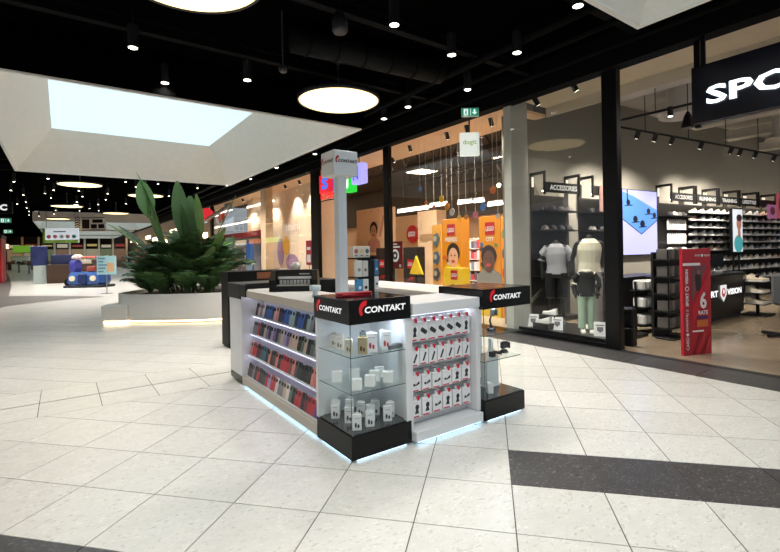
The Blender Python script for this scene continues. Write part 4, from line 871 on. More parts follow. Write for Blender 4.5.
local(MB().box(-w*.3, -.0, 0, -w*.25, .04, zb), 'leg', BLACK, t); local(MB().box(w*.25, -.0, 0, w*.3, .04, zb), 'leg', BLACK, t)
for px0, px1, py0, py1, c, lab in ((748, 756.5, 206, 219.5, (176, 110, 150), 'small purple pink picture panel on the shoe wall'), (757, 763.5, 195, 219.5, (186, 90, 96), 'tall red pink picture panel on the shoe wall')):
    s0, zt = ws(px0, py0); s1, _ = ws(px1, py0); _, zb = ws(px0, py1); t = thing('picture_panel', lab, 'picture', Wp((s0+s1)/2, .52, 0), wa); w = s1-s0
    local(MB().rbox(-w/2, -.02, zb, w/2, .02, zt, .01), 'panel', M(c, .5, 0, .4), t); f = Face((-w/2, -.021, zb), (1, 0, 0), lift=.003); f.ell(w*.5, (zt-zb)*.55, w*.3, (zt-zb)*.3, M((120, 50, 70), .5, 0, .3)); f.build('print', t, False); local(MB().box(-.02, .0, 2.5, .02, .45, 2.54), 'bracket', BLACK, t)
# checkout counter
CY = 3.80
t = thing('checkout_counter', 'long black checkout counter with lit lettering in sport shop', 'counter', (10.9, 4.2, 0))
MB().rbox(9.75, CY, .1, 12.7, CY+.75, .95, .01).build('body', M((22, 21, 21), .4), t); MB().rbox(9.71, CY-.03, .95, 12.74, CY+.8, .99, .006).build('worktop', M((28, 28, 30), .25), t); MB().box(9.8, CY+.05, 0, 12.65, CY+.7, .1).build('toe_kick', M((40, 38, 36), .6), t)
MB().box(9.75, CY-.012, .62, 12.7, CY, .66).build('groove', M((50, 50, 54), .3), t)
xr, xs0, xs1, xv = gy(717, 293, CY).x, gy(719, 293, CY).x, gy(726, 293, CY).x, gy(740.5, 292, CY).x
zc = gy(722, 293, CY).z
f = Face((0, CY-.013, zc-.09), (1, 0, 0), lift=.003); LT = M((250, 250, 250), .5, 0, 1.3)
f.text('SPORT', xr-.9, .03, .9, .13, LT, 1, .03); f.text('VISION', xs1+.02, .03, xv-xs1-.02, .13, LT, 1, .03)
mx_ = (xs0+xs1)/2; rr = (xs1-xs0)*.45
f.poly([(mx_-rr, .26), (mx_+rr, .26), (mx_+rr, .05), (mx_, -.1), (mx_-rr, .05)], M((230, 226, 226), .5, 0, .9), 1); f.ell(mx_, .1, rr*.62, .1, M((200, 70, 80), .5, 0, .6), 2); f.ell(mx_, .12, rr*.3, .05, M((240, 230, 230), .5, 0, .8), 3)
f.build('lettering', t)
def pos(x, y, rz, lab):
    t = thing('cash_monitor', lab, 'monitor', (x, y, .99), rz, 'monitors on the checkout counter'); local(MB().rbox(-.1, -.08, 0, .1, .08, .015, .004), 'base', BLACK, t); local(MB().box(-.02, .0, .015, .02, .03, .16), 'neck', BLACK, t); local(MB().rbox(-.2, -.02, .12, .2, .015, .4, .006), 'display', BLACK, t)
pos(11.2, CY+.35, .1, 'black monitor on the checkout counter beside the banner'); pos(12.35, CY+.4, -.3, 'black monitor at the right end of checkout counter'); pos(10.1, CY+.4, .1, 'black monitor at the left end of checkout counter')
t = thing('pin_terminal', 'small card terminal on the checkout counter', 'card terminal', (11.9, CY+.2, .99)); MB().rbox(11.85, CY+.12, .99, 11.95, CY+.28, 1.05, .01).build('body', M((110, 110, 112), .4), t); MB().box(11.865, CY+.19, 1.05, 11.935, CY+.265, 1.054).build('display', M((60, 70, 80), .3), t)
t = thing('rear_cabinet', 'low black cabinet below the large video screen', 'cabinet', (9.9, 5.0, 0)); MB().rbox(8.95, 4.72, 0, 10.9, 5.25, .96, .01).build('body', M((22, 21, 21), .4), t); MB().rbox(8.93, 4.70, .96, 10.92, 5.27, .99, .005).build('top', M((28, 28, 30), .3), t)
q = gz(627, 346); t = thing('black_bin', 'black box stand against the entrance post', 'bin', q); MB().rbox(q.x-.02, q.y-.10, 0, q.x+.14, q.y+.10, .3, .02).build('body', BLACK, t); MB().rbox(q.x-.02, q.y-.10, .31, q.x+.14, q.y+.10, .62, .02).build('upper_body', BLACK, t)
# sock rack and dark goods rack before the counter
q = gz(649, 331); t = thing('sock_rack', 'low wire rack of white socks before the counter', 'rack', q, -.25)
for sx in (-.33, .33): local(MB().box(sx-.015, -.015, 0, sx+.015, .015, .95), 'upright', BLACK, t); local(MB().box(sx-.02, -.2, 0, sx+.02, .2, .03), 'foot', BLACK, t)
for z in (.12, .44, .76): local(MB().box(-.315, -.17, z, .315, .17, z+.02), 'tray', BLACK, t)
FOLD = MB().rbox(-.045, -.13, 0, .045, .13, .2, .03).mesh('folded_socks', M((222, 220, 216), .8))
for r, z in enumerate((.14, .46, .78)):
    for k in range(6):
        v = Vector((-.25+k*.1, -.02, 0)); v.rotate(Matrix.Rotation(-.25, 3, 'Z')); p = q+v; me = FOLD
        o = link('folded_socks', me, None, p+Vector((0, 0, z+.0005)), -.25); o.material_slots[0].link = 'OBJECT'; o.material_slots[0].material = M([(228, 226, 222), (216, 214, 210), (190, 60, 70) if (k == 3 and r == 1) else (208, 206, 204)][k % 3 if r < 2 else (0 if k % 2 else 2)], .8)
        tag(o, 'folded sock pack, %s from left on the %s tray of the wire rack' % (ORD[k], ['lower', 'middle', 'upper'][r]), 'socks', 'socks on the wire rack')
q = gz(671, 338); t = thing('goods_gondola', 'dark gondola shelf with grey packs left of the banner', 'rack', q+Vector((.25, .25, 0)), 0)
local(MB().box(-.35, -.02, .0, .35, .02, 1.5), 'spine', DKF, t); local(MB().cyl((-.32, -.25, .03), .012, 1.5, 8), 'pole', BLACK, t); local(MB().rbox(-.5, -.4, 0, -.1, -.1, .03, .005), 'foot', BLACK, t)
for z in (.15, .45, .75, 1.05, 1.35):
    sh = local(MB().box(-.36, -.3, z, .36, -.02, z+.02), 'shelf', DKF, t)
    for k in range(5): local(MB().rbox(-.32+k*.13, -.26, z+.02, -.21+k*.13, -.06, z+.2, .005), 'grey_pack', M([(96, 92, 88), (120, 114, 108), (70, 68, 66)][k % 3], .6), sh)
# slipper stand right of the counter
q = gz(757, 317); t = thing('slipper_stand', 'small stand of pale slippers beside the counter', 'rack', q+Vector((.42, .1, 0)))
local(MB().box(-.03, -.03, 0, .03, .03, .9), 'post', BLACK, t); local(MB().rbox(-.3, -.25, 0, .3, .25, .03, .005), 'base', BLACK, t)
for z in (.25, .5, .75): local(MB().box(-.28, -.22, z, .28, .22, z+.015), 'tier', BLACK, t)
for r, z in enumerate((.266, .516, .766)):
    for k in range(3): shoe(q+Vector((.25+k*.17, .1, z)), math.radians(-90)+random.uniform(-.2, .2), 'pale slipper, %s from left on the %s tier of the small stand' % (ORD[k], ['lower', 'middle', 'upper'][r]), 'slippers on the stand', 1.2, (222, 208, 186))
q = gz(779, 338); t = thing('floor_stand', 'black clothes stand cut off at the right edge', 'stand', q+Vector((.15, 0, 0)))
local(MB().tube([(0, 0, .05), (0, 0, 1.2)], .02, 8), 'post', BLACK, t); local(MB().tube([(-.3, .1, .04), (.3, -.1, .04)], .03, 8), 'foot', BLACK, t); local(MB().tube([(-.1, -.3, .04), (.1, .3, .04)], .03, 8), 'foot', BLACK, t); local(MB().rbox(-.16, -.1, .55, .16, .1, 1.1, .04), 'hanging_garment', M((90, 92, 96), .8), t)
# lit sign over the entrance
t = thing('lit_shop_sign', 'dark panel with glowing white letters over sport shop entrance', 'sign', (6.9, 1.0, 3.2))
pn = MB().rbox(6.88, -1.2, 3.22, 6.98, 2.60, 3.98, .008).build('panel', M((16, 17, 30), .25), t)
f = Face((6.879, 2.6, 3.22), (0, -1, 0), lift=.012); f.text('SPORT VISION', .18, .215, 3.3, .235, M((236, 250, 255), .5, 0, 2.6), 1, .025); f.build('lettering', pn)
MB().box(6.93, 2.45, 3.97, 6.96, 2.5, ZF).build('hanger', BLACK, t); MB().box(6.93, -1.0, 3.97, 6.96, -.95, ZF).build('hanger', BLACK, t)
# red banner totem
pa, pb = gz(684, 356), gz(712, 353); ang = math.atan2(pb.y-pa.y, pb.x-pa.x); w = (pb-pa).length
t = thing('promo_banner', 'red standing cardboard banner at the sport shop entrance', 'banner', pa, ang)
REDB = M((186, 20, 38), .4); REDL = M((214, 54, 64), .4); REDD = M((128, 14, 28), .4); H_ = 1.56
bd = local(MB().rbox(0, 0, 0, w, .05, H_, .004), 'panel', REDB, t)
f = Face((0, -.001, 0), (1, 0, 0), lift=.002); WP = M((244, 236, 236), .5)
f.rect(0, H_*.88, w, H_-.004, REDB); f.rect(0, H_*.84, w*.62, H_*.865, WP, 1); f.text('SPORT', w*.42, H_*.925, w*.2, .03, WP, 2, .02); f.ell(w*.68, H_*.935, w*.04, .022, WP, 2); f.text('VISION', w*.74, H_*.925, w*.22, .03, WP, 2, .02)
f.rect(0, 0, w*.27, H_*.84, M((176, 24, 44), .4), 1)
f.text('CARD', w*.08, H_*.05, w*.1, .19, WP, 2, .01, True); f.ell(w*.13, H_*.195, w*.05, .022, WP, 2); f.text('AVANTAJ', w*.08, H_*.22, w*.1, .27, WP, 2, .01, True); f.text('X', w*.09, H_*.41, w*.08, .035, WP, 2, .01, True); f.text('SPORT', w*.08, H_*.46, w*.1, .20, WP, 2, .04, True); f.ell(w*.13, H_*.625, w*.07, .038, WP, 2); f.ell(w*.13, H_*.625, w*.045, .024, REDB, 3); f.text('VISION', w*.08, H_*.665, w*.1, .22, WP, 2, .04, True)
f.poly([(w*.3, H_*.5), (w*.85, H_*.84), (w*.3, H_*.84)], M((120, 70, 74), .5), 1); f.poly([(w*.42, H_*.74), (w*.58, H_*.80), (w*.66, H_*.70), (w*.6, H_*.60), (w*.46, H_*.60)], M((46, 34, 40), .6), 2); f.ell(w*.55, H_*.775, w*.06, .035, M((150, 104, 92), .6), 3)
f.poly([(w*.3, H_*.28), (w*.99, H_*.66), (w*.99, H_*.82), (w*.3, H_*.44)], M((204, 26, 44), .4), 1)
f.text('6', w*.58, H_*.43, w*.24, .25, WP, 3, .03); f.text('RATE', w*.52, H_*.375, w*.34, .06, WP, 3, .03); f.rect(w*.5, H_*.335, w*.86, H_*.36, M((70, 40, 110), .5), 3); f.rect(w*.46, H_*.26, w*.86, H_*.325, M((214, 110, 50), .5), 3); f.rect(w*.3, H_*.215, w*.7, H_*.23, WP, 3)
for k in range(4): f.poly([(w*(.3+.14*k), 0.005), (w*(.36+.14*k), 0.005), (w*(.62+.14*k) if k < 2 else w*.99, H_*.2), (w*(.57+.14*k) if k < 2 else w*.95, H_*.2)], REDL if k % 2 else REDD, 2)
f.build('print', bd, False)
local(MB().box(.24, .05, 0, w-.05, .2, .02), 'back_foot', REDD, t)
# shop ceiling: beams, tracks, spots
BM = M((206, 200, 190), .7)
for i, x in enumerate((9.6, 11.6, 13.8, 16.2, 19.0)):
    o = thing('sport_ceiling_beam', 'pale perforated ceiling beam in sport shop, %s from front' % ORD[i], 'beam', (x, 1, 4.8), 0, 'sport shop beams')
    MB().box(x-.10, -8, 4.75, x+.10, 5.2, 5.0).build('web', BM, o); MB().box(x-.2, -8, 4.72, x+.2, 5.2, 4.75).build('flange', BM, o)
for i, (x, y) in enumerate(((10.6, 4.2), (12.8, 2.6), (15.2, 3.6))):
    o = thing('ceiling_duct', 'round white ceiling vent in the sport shop, %s from front' % ORD[i], 'vent', (x, y, 4.7), 0, 'sport shop vents')
    MB().cyl((x, y, 4.35), .26, .85, 20).build('drum', M((190, 184, 176), .6), o); MB().lathe((x, y, 4.30), [(.2, 0), (.42, .02), (.42, .05)], 24).build('grille', BM, o)
def spot_head(p, rz, lab, grp, watts, aim=None, cone=1.6):
    t = thing('track_spot', lab, 'spotlight', p, 0, grp); D = M((14, 14, 15), .5)
    a = Vector(aim or (0, 0, -1)).normalized(); q0 = Vector((0, 0, -.06)); ax = a*.09
    local(MB().cyl((0, 0, -.06), .012, .06, 8), 'stem', D, t); local(MB().tube([q0-ax, q0+ax], .05, 14), 'barrel', D, t); local(MB().tube([q0+ax*1.0, q0+ax*1.04], .04, 12), 'lens', LENS, t)
    if watts:
        ld = bpy.data.lights.new('bulb', 'SPOT'); ld.energy = watts; ld.spot_size = cone; ld.spot_blend = .7; ld.shadow_soft_size = .05; ld.color = (1, .93, .82)
        lo = bpy.data.objects.new('bulb', ld); COL.objects.link(lo); lo.parent = t; lo.location = q0+ax*1.2; lo.rotation_mode = 'QUATERNION'; lo.rotation_quaternion = a.to_track_quat('-Z', 'Y')
p0, p1 = gz(621, 127, 4.05), gz(800, 159, 4.05)
o = thing('light_track', 'long black lighting track crossing the sport shop ceiling', 'light track', (p0+p1)/2); MB().tube([p0, p1], .025, 4).build('rail', BLACK, o)
for k in range(5): q = p0.lerp(p1, (k+.5)/5); MB().cyl((q.x, q.y, 4.06), .008, 1.1, 6).build('hanger', BLACK, o)
for i, px in enumerate((640, 657, 674, 703, 733, 742, 757, 776)):
    q = p0.lerp(p1, 0); d_ = p1-p0
    # point of the track under this image column
    best = min((abs((lambda v: PX+F*((v.x*math.cos(YAW)-v.y*math.sin(YAW))/(v.x*math.sin(YAW)+v.y*math.cos(YAW))))(p0+d_*u_)-px), u_) for u_ in [k/400 for k in range(401)])[1]
    spot_head(p0+d_*best-Vector((0, 0, .025)), 0, 'black track spotlight in the sport shop, %s from the left' % ORD[i], 'sport track spots', 500 if i % 2 == 0 else 0, (.25, .5, -1), 1.9)
p2, p3 = gz(621, 120, 4.25), gz(694, 103, 4.25)
o = thing('light_track', 'short black lighting track near the lit shop sign', 'light track', (p2+p3)/2); MB().tube([p2, p3], .025, 4).build('rail', BLACK, o); q = p2.lerp(p3, .5); MB().cyl((q.x, q.y, 4.26), .008, .9, 6).build('hanger', BLACK, o)
spot_head(p2.lerp(p3, .7), 0, 'black track spotlight left of the lit shop sign', 'sport track spots', 200)
t = thing('ceiling_loudspeaker', 'black bell loudspeaker hanging beside the lit sign', 'loudspeaker', gz(688, 128, 3.9)); local(MB().lathe((0, 0, 0), [(.11, 0), (.12, .05), (.06, .25), (.02, .32)], 16), 'shell', BLACK, t); local(MB().cyl((0, 0, .3), .008, 1.0, 6), 'cable', BLACK, t)
for i, (px, py) in enumerate(((536, 103), (574, 88))): spot_head(gz(px, py-5, 4.55), 0, 'black spotlight above the sport window, %s' % ['left one', 'right one'][i], 'window spots', 300, (.6, -.25, -1), 1.7)
for i, (x, y) in enumerate(((10.5, 1.0), (13.5, 1.5), (16.5, 2.5), (9.0, -1.5), (19.5, 2.0), (12, -2.5))):  # added panels out of view that light the sport shop
    o = thing('added_panel_light', 'added unseen light panel in the sport shop, %s from front' % ORD[i], 'light', (x, y, 5.1), 0, 'added sport shop light panels'); MB().rbox(x-.5, y-.5, 5.08, x+.5, y+.5, 5.18, .01).build('frame', WHITE, o); MB().box(x-.46, y-.46, 5.07, x+.46, y+.46, 5.079).build('diffuser', M((255, 244, 226), .5, 0, 9.0), o)
# ---------------------------------------------------------------- sport window display
t = thing('window_platform', 'low black platform inside the sport shop window', 'platform', (7.9, 4.9, 0)); MB().rbox(XS+.09, 3.96, 0, 8.5, 5.70, .06, .01).build('deck', M((16, 16, 17), .3), t); MB().box(XS+.05, 3.96, .06, XS+.07, 5.70, .12).build('kerb', PK, t)
def skin(name, pts, edges, rad, m, parent, root=0, sub=2, off=Vector((0, 0, 0))):
    me = bpy.data.meshes.new(name); me.from_pydata([tuple(p) for p in pts], edges, []); o = bpy.data.objects.new(name, me); COL.objects.link(o)
    md = o.modifiers.new('s', 'SKIN'); md.use_smooth_shade = True
    for i, r in enumerate(rad): me.skin_vertices[0].data[i].radius = r if isinstance(r, tuple) else (r, r)
    for i in range(len(pts)): me.skin_vertices[0].data[i].use_root = (i == root)
    o.modifiers.new('u', 'SUBSURF').levels = sub
    bpy.context.view_layer.update(); ev = bpy.data.meshes.new_from_object(o.evaluated_get(bpy.context.evaluated_depsgraph_get())); bpy.data.objects.remove(o)
    ev.materials.clear(); ev.materials.append(m); ev.polygons.foreach_set('use_smooth', [True]*len(ev.polygons)); r = link(name, ev, parent); return r
SKN = M((34, 32, 32), .4)
def ellring(cx, cy, z, rx, ry, n=16): return [(cx+rx*math.cos(2*math.pi*k/n), cy+ry*math.sin(2*math.pi*k/n), z) for k in range(n)]
def mannequin(lab, p, rz, h, top, bottom, shoes, sleeves, long, jacket=None):
    t = thing('mannequin', lab, 'mannequin', p, rz); k = h/1.55
    V = lambda x, y, z: Vector((x*k, y*k, z*k))
    J = [V(0,0,.95), V(0,0,1.15), V(0,0,1.38), V(0,-.01,1.50), V(0,-.01,1.56),      # pelvis, waist, chest, neck, neck top
         V(.10,0,.88), V(.10,-.01,.48), V(.10,.02,.09), V(.10,-.10,.035),
         V(-.10,0,.88), V(-.10,-.03,.48), V(-.10,.0,.09), V(-.10,-.12,.035),
         V(.19,0,1.42), V(.26,.03,1.15), V(.24,-.05,.92), V(.235,-.07,.82), V(-.19,0,1.42), V(-.26,.03,1.15), V(-.25,-.03,.92), V(-.245,-.05,.82)]
    Ed = [(0,1),(1,2),(2,3),(3,4),(0,5),(5,6),(6,7),(7,8),(0,9),(9,10),(10,11),(11,12),(2,13),(13,14),(14,15),(15,16),(2,17),(17,18),(18,19),(19,20)]
    R = [(.14,.11),(.115,.09),(.15,.10),.05,.045,.085,.055,.035,.03,.085,.055,.035,.03,.05,.04,.03,.025,.05,.04,.03,.025]
    skin('body', J, Ed, [tuple(a*k for a in r) if isinstance(r, tuple) else r*k for r in R], SKN, t)
    e = lambda cx, z, rx, ry, cy=0: ellring(cx*k, cy*k, z*k, rx*k, ry*k)
    sh = local(MB().loft([e(0, .93 if not jacket else 1.0, .185, .135), e(0, 1.1, .165, .125), e(0, 1.3, .195, .135), e(0, 1.42, .19, .115), e(0, 1.49, .085, .075)]), 'shirt', top, t)
    for sg in (-1, 1):
        if sleeves: local(MB().tube([V(sg*.14, 0, 1.41), V(sg*.235, .015, 1.3), V(sg*.265, .03, 1.18)], [.085*k, .08*k, .075*k], 12), 'sleeve', top, sh)
        hem = .10 if long else .55
        tr = MB().loft([e(sg*.085, .95, .105, .125), e(sg*.10, .75, .105, .11), e(sg*.105, .5, .085, .09), e(sg*.105, hem+.0 if long else .48, .085 if long else .1, .085 if long else .1)])
        local(tr, 'trouser_leg', bottom, t)
        o = local(MB().loft([[(x*k*1.0+sg*.10*k, y*k, z*k) for x, y in ((-.045,-.20),(.045,-.20),(.055,-.1),(.04,.08),(-.04,.08),(-.055,-.1))] for z in (.0, .03)]+[[(x*k*.85+sg*.10*k, y*k*.9, z*k) for x, y in ((-.045,-.15),(.045,-.15),(.055,-.05),(.04,.08),(-.04,.08),(-.055,-.05))] for z in (.08, )]), 'shoe', shoes, t)
    local(MB().loft([e(0, .86, .175, .135), e(0, .99, .165, .125)]), 'waistband', bottom, t)
    if jacket:
        jk = local(MB().loft([e(0, .88, .20, .15), e(0, 1.05, .20, .15), e(0, 1.3, .215, .15), e(0, 1.43, .20, .125), e(0, 1.5, .10, .09)]), 'jacket', jacket, t)
        for sg in (-1, 1): local(MB().tube([V(sg*.15, 0, 1.41), V(sg*.25, .02, 1.28), V(sg*.28, .03, 1.12), V(sg*.25, -.05, .92)], [.09*k, .085*k, .075*k, .06*k], 12), 'sleeve', jacket, jk)
        local(MB().lathe((0, .0, 1.45*k), [(.11*k, 0), (.13*k, .04*k), (.10*k, .09*k), (.07*k, .06*k)], 14), 'hood', M((214, 206, 190), .7), jk)
FT = .0605
CRM = M((232, 226, 200), .7); MNT = M((168, 196, 170), .7); LGR = M((176, 174, 172), .7); BKC = M((22, 22, 24), .8)
front_p = gx(587, 329, 7.75); front_p.z = FT
mannequin('child mannequin in black hoodie and mint green trousers', front_p, math.radians(-52), 1.16, CRM, MNT, M((226, 222, 212), .6), True, True, BKC)
p_ = gx(590, 300, 8.15); p_.z = FT
mannequin('adult mannequin in cream sleeveless top behind the child figure', p_, math.radians(-50), 1.78, CRM, LGR, M((226, 222, 212), .6), False, True)
p_ = gx(557, 300, 8.15); p_.z = FT
mannequin('adult mannequin in grey tee and black shorts in window', p_, math.radians(-58), 1.70, M((170, 170, 174), .7), BKC, M((40, 40, 42), .6), True, False)
for i, (px, py, lab) in enumerate(((557, 318, 'white price card at the feet of the grey tee mannequin'), (600, 323, 'white price card right of the child mannequin'), (533, 316, 'white price card at the left of the sport window'))):
    q = gz(px, py+4, .061); q = gx(px, py, 7.55); q.z = .061
    t = thing('price_card', lab, 'price card', q, math.radians(-60), 'price cards in the window'); local(MB().add([(-.1,0,0),(.1,0,0),(.1,.06,.24),(-.1,.06,.24),(-.1,.01,0),(.1,.01,0),(.1,.07,.24),(-.1,.07,.24)], [(0,3,2,1),(4,5,6,7),(0,1,5,4),(1,2,6,5),(2,3,7,6),(3,0,4,7)]), 'card', PAPER, t)
    f = Face((-.1, -.002, 0), (1, 0, 0), (0, .06, .24), lift=.002); f.poly([(.05, .16), (.15, .16), (.15, .1), (.1, .06), (.05, .1)], M((110, 110, 116), .5), 1); f.rect(.03, .18, .17, .2, M((120, 120, 124), .5)); f.build('print', t, False)
for i, (px, lab) in enumerate(((540, 'stepped black block with shoes in the sport window'), )):
    q = gx(px, 318, 7.35); q.z = .061; t = thing('shoe_plinth', lab, 'plinth', q); 
    for k, (z0, z1, d_) in enumerate(((0, .12, .0), (0, .26, .22))): local(MB().rbox(-.0+d_, -.17, z0, .21+d_, .17, z1, .006), 'step', M((30, 30, 32), .4), t)
    for k, z in enumerate((.12, .26)): shoe(q+Vector((.1+.22*k, 0, z+.001)), math.radians(100), 'white trainer on the %s step of the window block' % ['low', 'high'][k], 'trainers in the sport window', 1.0, (226, 224, 220))
for i, (px, lab) in enumerate(((526, 'dry grass bush at the left of the sport window'), )):
    q = gx(px, 316, 7.6+.3*i); q.z = .061; t = thing('grass_bush', lab, 'plant', q); rd = random.Random(i)
    local(MB().lathe((0, 0, 0), [(.08, 0), (.1, .1), (.09, .12)], 12), 'pot', M((40, 40, 40), .6), t); g_ = MB()
    for k in range(46):
        a = rd.uniform(0, 6.28); l = rd.uniform(.3, .75); h = Vector((math.cos(a), math.sin(a), 0)); b1 = Vector((0, 0, .11)); b2 = b1+h*l*.2+Vector((0, 0, l*.6)); b3 = b1+h*l*.55+Vector((0, 0, l*.95)); sd = h.cross(Vector((0, 0, 1)))*.008
        g_.add([b1-sd, b1+sd, b2+sd, b2-sd, b3], [(0,1,2,3),(3,2,4)])
    tag(local(g_, 'blades', M((120, 122, 104), .7), t), kind='stuff')
# ================================================================ TOY SHOP
OR = M((244, 150, 20), .5, 0, .42); YEL = M((250, 200, 30), .5, 0, .42); LRED = M((214, 30, 34), .5, 0, .3); LW = M((250, 246, 236), .5, 0, .4)  # orange and yellow boards glow by emission to look brighter, not lamps
SKN1 = M((214, 160, 126), .6); SKN2 = M((96, 62, 46), .6); HAIR = M((40, 24, 18), .7); DKM = M((60, 54, 50), .7); GRS = M((128, 124, 120), .7)
def brick_logo(f, x, y, s, k=2): f.rect(x, y, x+s, y+s, LRED, k); f.text('LEGO', x+s*.08, y+s*.3, s*.84, s*.38, LW, k+1, .02)
def portrait(f, x, y, s, skin_, hair_, shirt, k=2):
    if shirt: f.poly([(x-s*.55, y-s*.95), (x+s*.55, y-s*.95), (x+s*.5, y-s*.45), (x+s*.15, y-s*.25), (x-s*.15, y-s*.25), (x-s*.5, y-s*.45)], shirt, k)
    f.ell(x, y+s*.14, s*.33, s*.36, hair_, k+1); f.ell(x, y-s*.03, s*.25, s*.36, skin_, k+2); f.ell(x-s*.09, y+s*.06, s*.035, s*.03, M((30, 20, 20), .5), k+3, 8); f.ell(x+s*.09, y+s*.06, s*.035, s*.03, M((30, 20, 20), .5), k+3, 8); f.ell(x, y-s*.15, s*.1, s*.055, M((180, 60, 60), .5), k+3, 10)
TX = 8.3
def yz(px, py, X=TX): p = gx(px, py, X); return p.y, p.z
# left orange tower with side wing
y1, zt = yz(441.5, 219); y0, _ = yz(461, 219); ys_, _ = yz(429.5, 240); W_ = y1-y0; zt = 2.42
t = thing('toy_display_tower', 'orange toy display tower with a child portrait, left one', 'display', (TX, (y0+y1)/2, 0))
bd = MB().rbox(TX, y0, 0, TX+.3, y1, zt, .01).build('panel', OR, t)
f = Face((TX-.001, y1, 0), (0, -1, 0), lift=.004); brick_logo(f, W_*.3, 1.98, .3); f.text('FRIENDS', W_*.2, 1.82, W_*.6, .12, LW, 3, .02)
f.poly([(W_*.1, .0), (W_*.95, 0), (W_*.95, 1.2), (W_*.5, 1.5), (W_*.1, 1.1)], YEL, 0); portrait(f, W_*.6, 1.42, .74, SKN1, HAIR, M((236, 190, 40), .6), 1)
for k, c in enumerate(((190, 60, 40), (70, 130, 160), (110, 150, 60), (200, 90, 40))): f.ell(W_*(.14+.24*(k % 3)), .5+.3*k, .08, .07, M(c, .6), 2, 8)
for k in range(16): a_, b_ = random.uniform(.06, W_-.2), random.uniform(.1, 1.75); f.poly([(a_, b_), (a_+random.uniform(.06, .14), b_-.02), (a_+random.uniform(.08, .16), b_+random.uniform(.05, .12)), (a_-.02, b_+random.uniform(.06, .13))], M(random.choice([(170, 60, 40), (60, 90, 120), (96, 120, 60), (120, 70, 40), (230, 220, 200), (60, 50, 50)]), .6), 1)
f.build('print', bd)
wg = MB().prism([(TX+.02, y1+.01), (TX-.02, y1+.01), (TX+.10, ys_), (TX+.14, ys_)][::-1], 0, zt-.12).build('side_wing', M((226, 160, 70), .5), t)
f = Face((TX+.098, ys_, 0), (-.12, -(ys_-y1-.01), 0), lift=.006)
for k, (c, z) in enumerate((((90, 110, 110), 1.9), ((60, 90, 120), 1.4), ((70, 70, 80), .95), ((140, 110, 60), .45))): f.poly([(.06, z-.14), (.3, z-.2), (.46, z+.02), (.34, z+.18), (.1, z+.14)], M(c, .6), 1); f.ell(.2, z+.02, .1, .08, M((180, 170, 150), .6), 2, 8)
f.build('print', wg)
ya, za = yz(463, 268, 8.0); yb, _ = yz(444, 268, 8.0)
t = thing('toy_display_cube', 'small yellow poster cube before the left orange tower', 'display', (8.0, (ya+yb)/2, 0)); bd = MB().rbox(8.0, ya, 0, 8.25, yb, za, .01).build('cube', YEL, t); w = yb-ya
f = Face((7.999, yb, 0), (0, -1, 0), lift=.004); brick_logo(f, w*.38, za-.3, .24); portrait(f, w*.5, za-.62, .42, SKN2, HAIR, M((200, 120, 40), .6)); 
for k in range(4): f.poly([(w*(.06+.25*k), .2), (w*(.2+.25*k), .16), (w*(.2+.25*k), .3), (w*(.1+.25*k), .36)], M(((170, 60, 40), (60, 60, 60), (190, 110, 30), (90, 60, 40))[k], .6), 1)
f.build('print', bd)
# right orange tower
y1, _ = yz(478.5, 219); y0, _ = yz(500, 219); W_ = y1-y0; zt = 2.40
t = thing('toy_display_tower', 'orange toy display tower with a grey shirt portrait, right one', 'display', (TX, (y0+y1)/2, 0)); bd = MB().rbox(TX, y0, 0, TX+.3, y1, zt, .01).build('panel', OR, t)
f = Face((TX-.001, y1, 0), (0, -1, 0), lift=.004); brick_logo(f, W_*.32, 1.95, .3); f.text('CITY', W_*.36, 1.8, .25, .1, LW, 3, .02); portrait(f, W_*.48, 1.34, .74, SKN2, HAIR, GRS); f.poly([(W_*.02, .0), (W_*.98, 0), (W_*.98, .5), (W_*.4, .35), (W_*.02, .62)], YEL, 1); f.poly([(W_*.1, .3), (W_*.9, .3), (W_*.95, .78), (W_*.05, .78)], GRS, 2)
for k in range(12): a_, b_ = random.choice([random.uniform(.02, .14), random.uniform(W_-.2, W_-.1)]), random.uniform(.8, 1.75); f.poly([(a_, b_), (a_+.09, b_-.02), (a_+.1, b_+random.uniform(.05, .12)), (a_-.01, b_+.09)], M(random.choice([(170, 60, 40), (60, 90, 120), (96, 120, 60), (120, 70, 40), (230, 220, 200)]), .6), 1)
f.build('print', bd)
y2, _ = yz(507, 219); MB().rbox(TX+.0, y2+.02, 0, TX+.3, y0-.02, zt-.05, .01).build('side_column', M((216, 134, 40), .5), t)
f = Face((TX-.001, y0-.02, 0), (0, -1, 0), lift=.004)
for k in range(4): f.ell(.08, .6+.45*k, .05, .12, M(((80, 120, 150), (190, 60, 50), (70, 70, 80), (90, 120, 60))[k], .6), 1, 8)
f.build('print', t.children[-1])
# toy shelves between towers
TC = [(206, 120, 130), (220, 190, 190), (150, 80, 90), (96, 84, 90), (230, 220, 210), (190, 60, 70), (120, 130, 150)]
def toy_shelf(lab, X, px0, px1, h, rows, n, faces='-X'):
    yb, ya = gx(px0, 250, X).y, gx(px1, 250, X).y
    t = thing('toy_shelf', lab, 'shelf', (X, (ya+yb)/2, 0)); MB().box(X+.3, ya, 0, X+.34, yb, h).build('back', M((216, 190, 170), .6), t)
    for s_ in (ya, yb-.03): MB().box(X, s_, 0, X+.3, s_+.03, h).build('side', M((220, 214, 206), .5), t)
    for r in range(rows):
        z = .1+r*(h-.1)/rows; sh = MB().box(X, ya+.03, z-.02, X+.3, yb-.03, z).build('shelf', M((224, 218, 210), .5), t)
        for k in range(n):
            a = ya+.05+(yb-ya-.1)*k/n; b = a+(yb-ya-.1)/n*.9; MB().box(X+.03, a, z, X+.25, b, z+(h-.1)/rows*random.uniform(.55, .85)).build('toy_box', M(random.choice(TC), .5), sh)
toy_shelf('tall shelf of pink toy boxes between the orange towers', 9.6, 466, 483, 1.95, 6, 5)
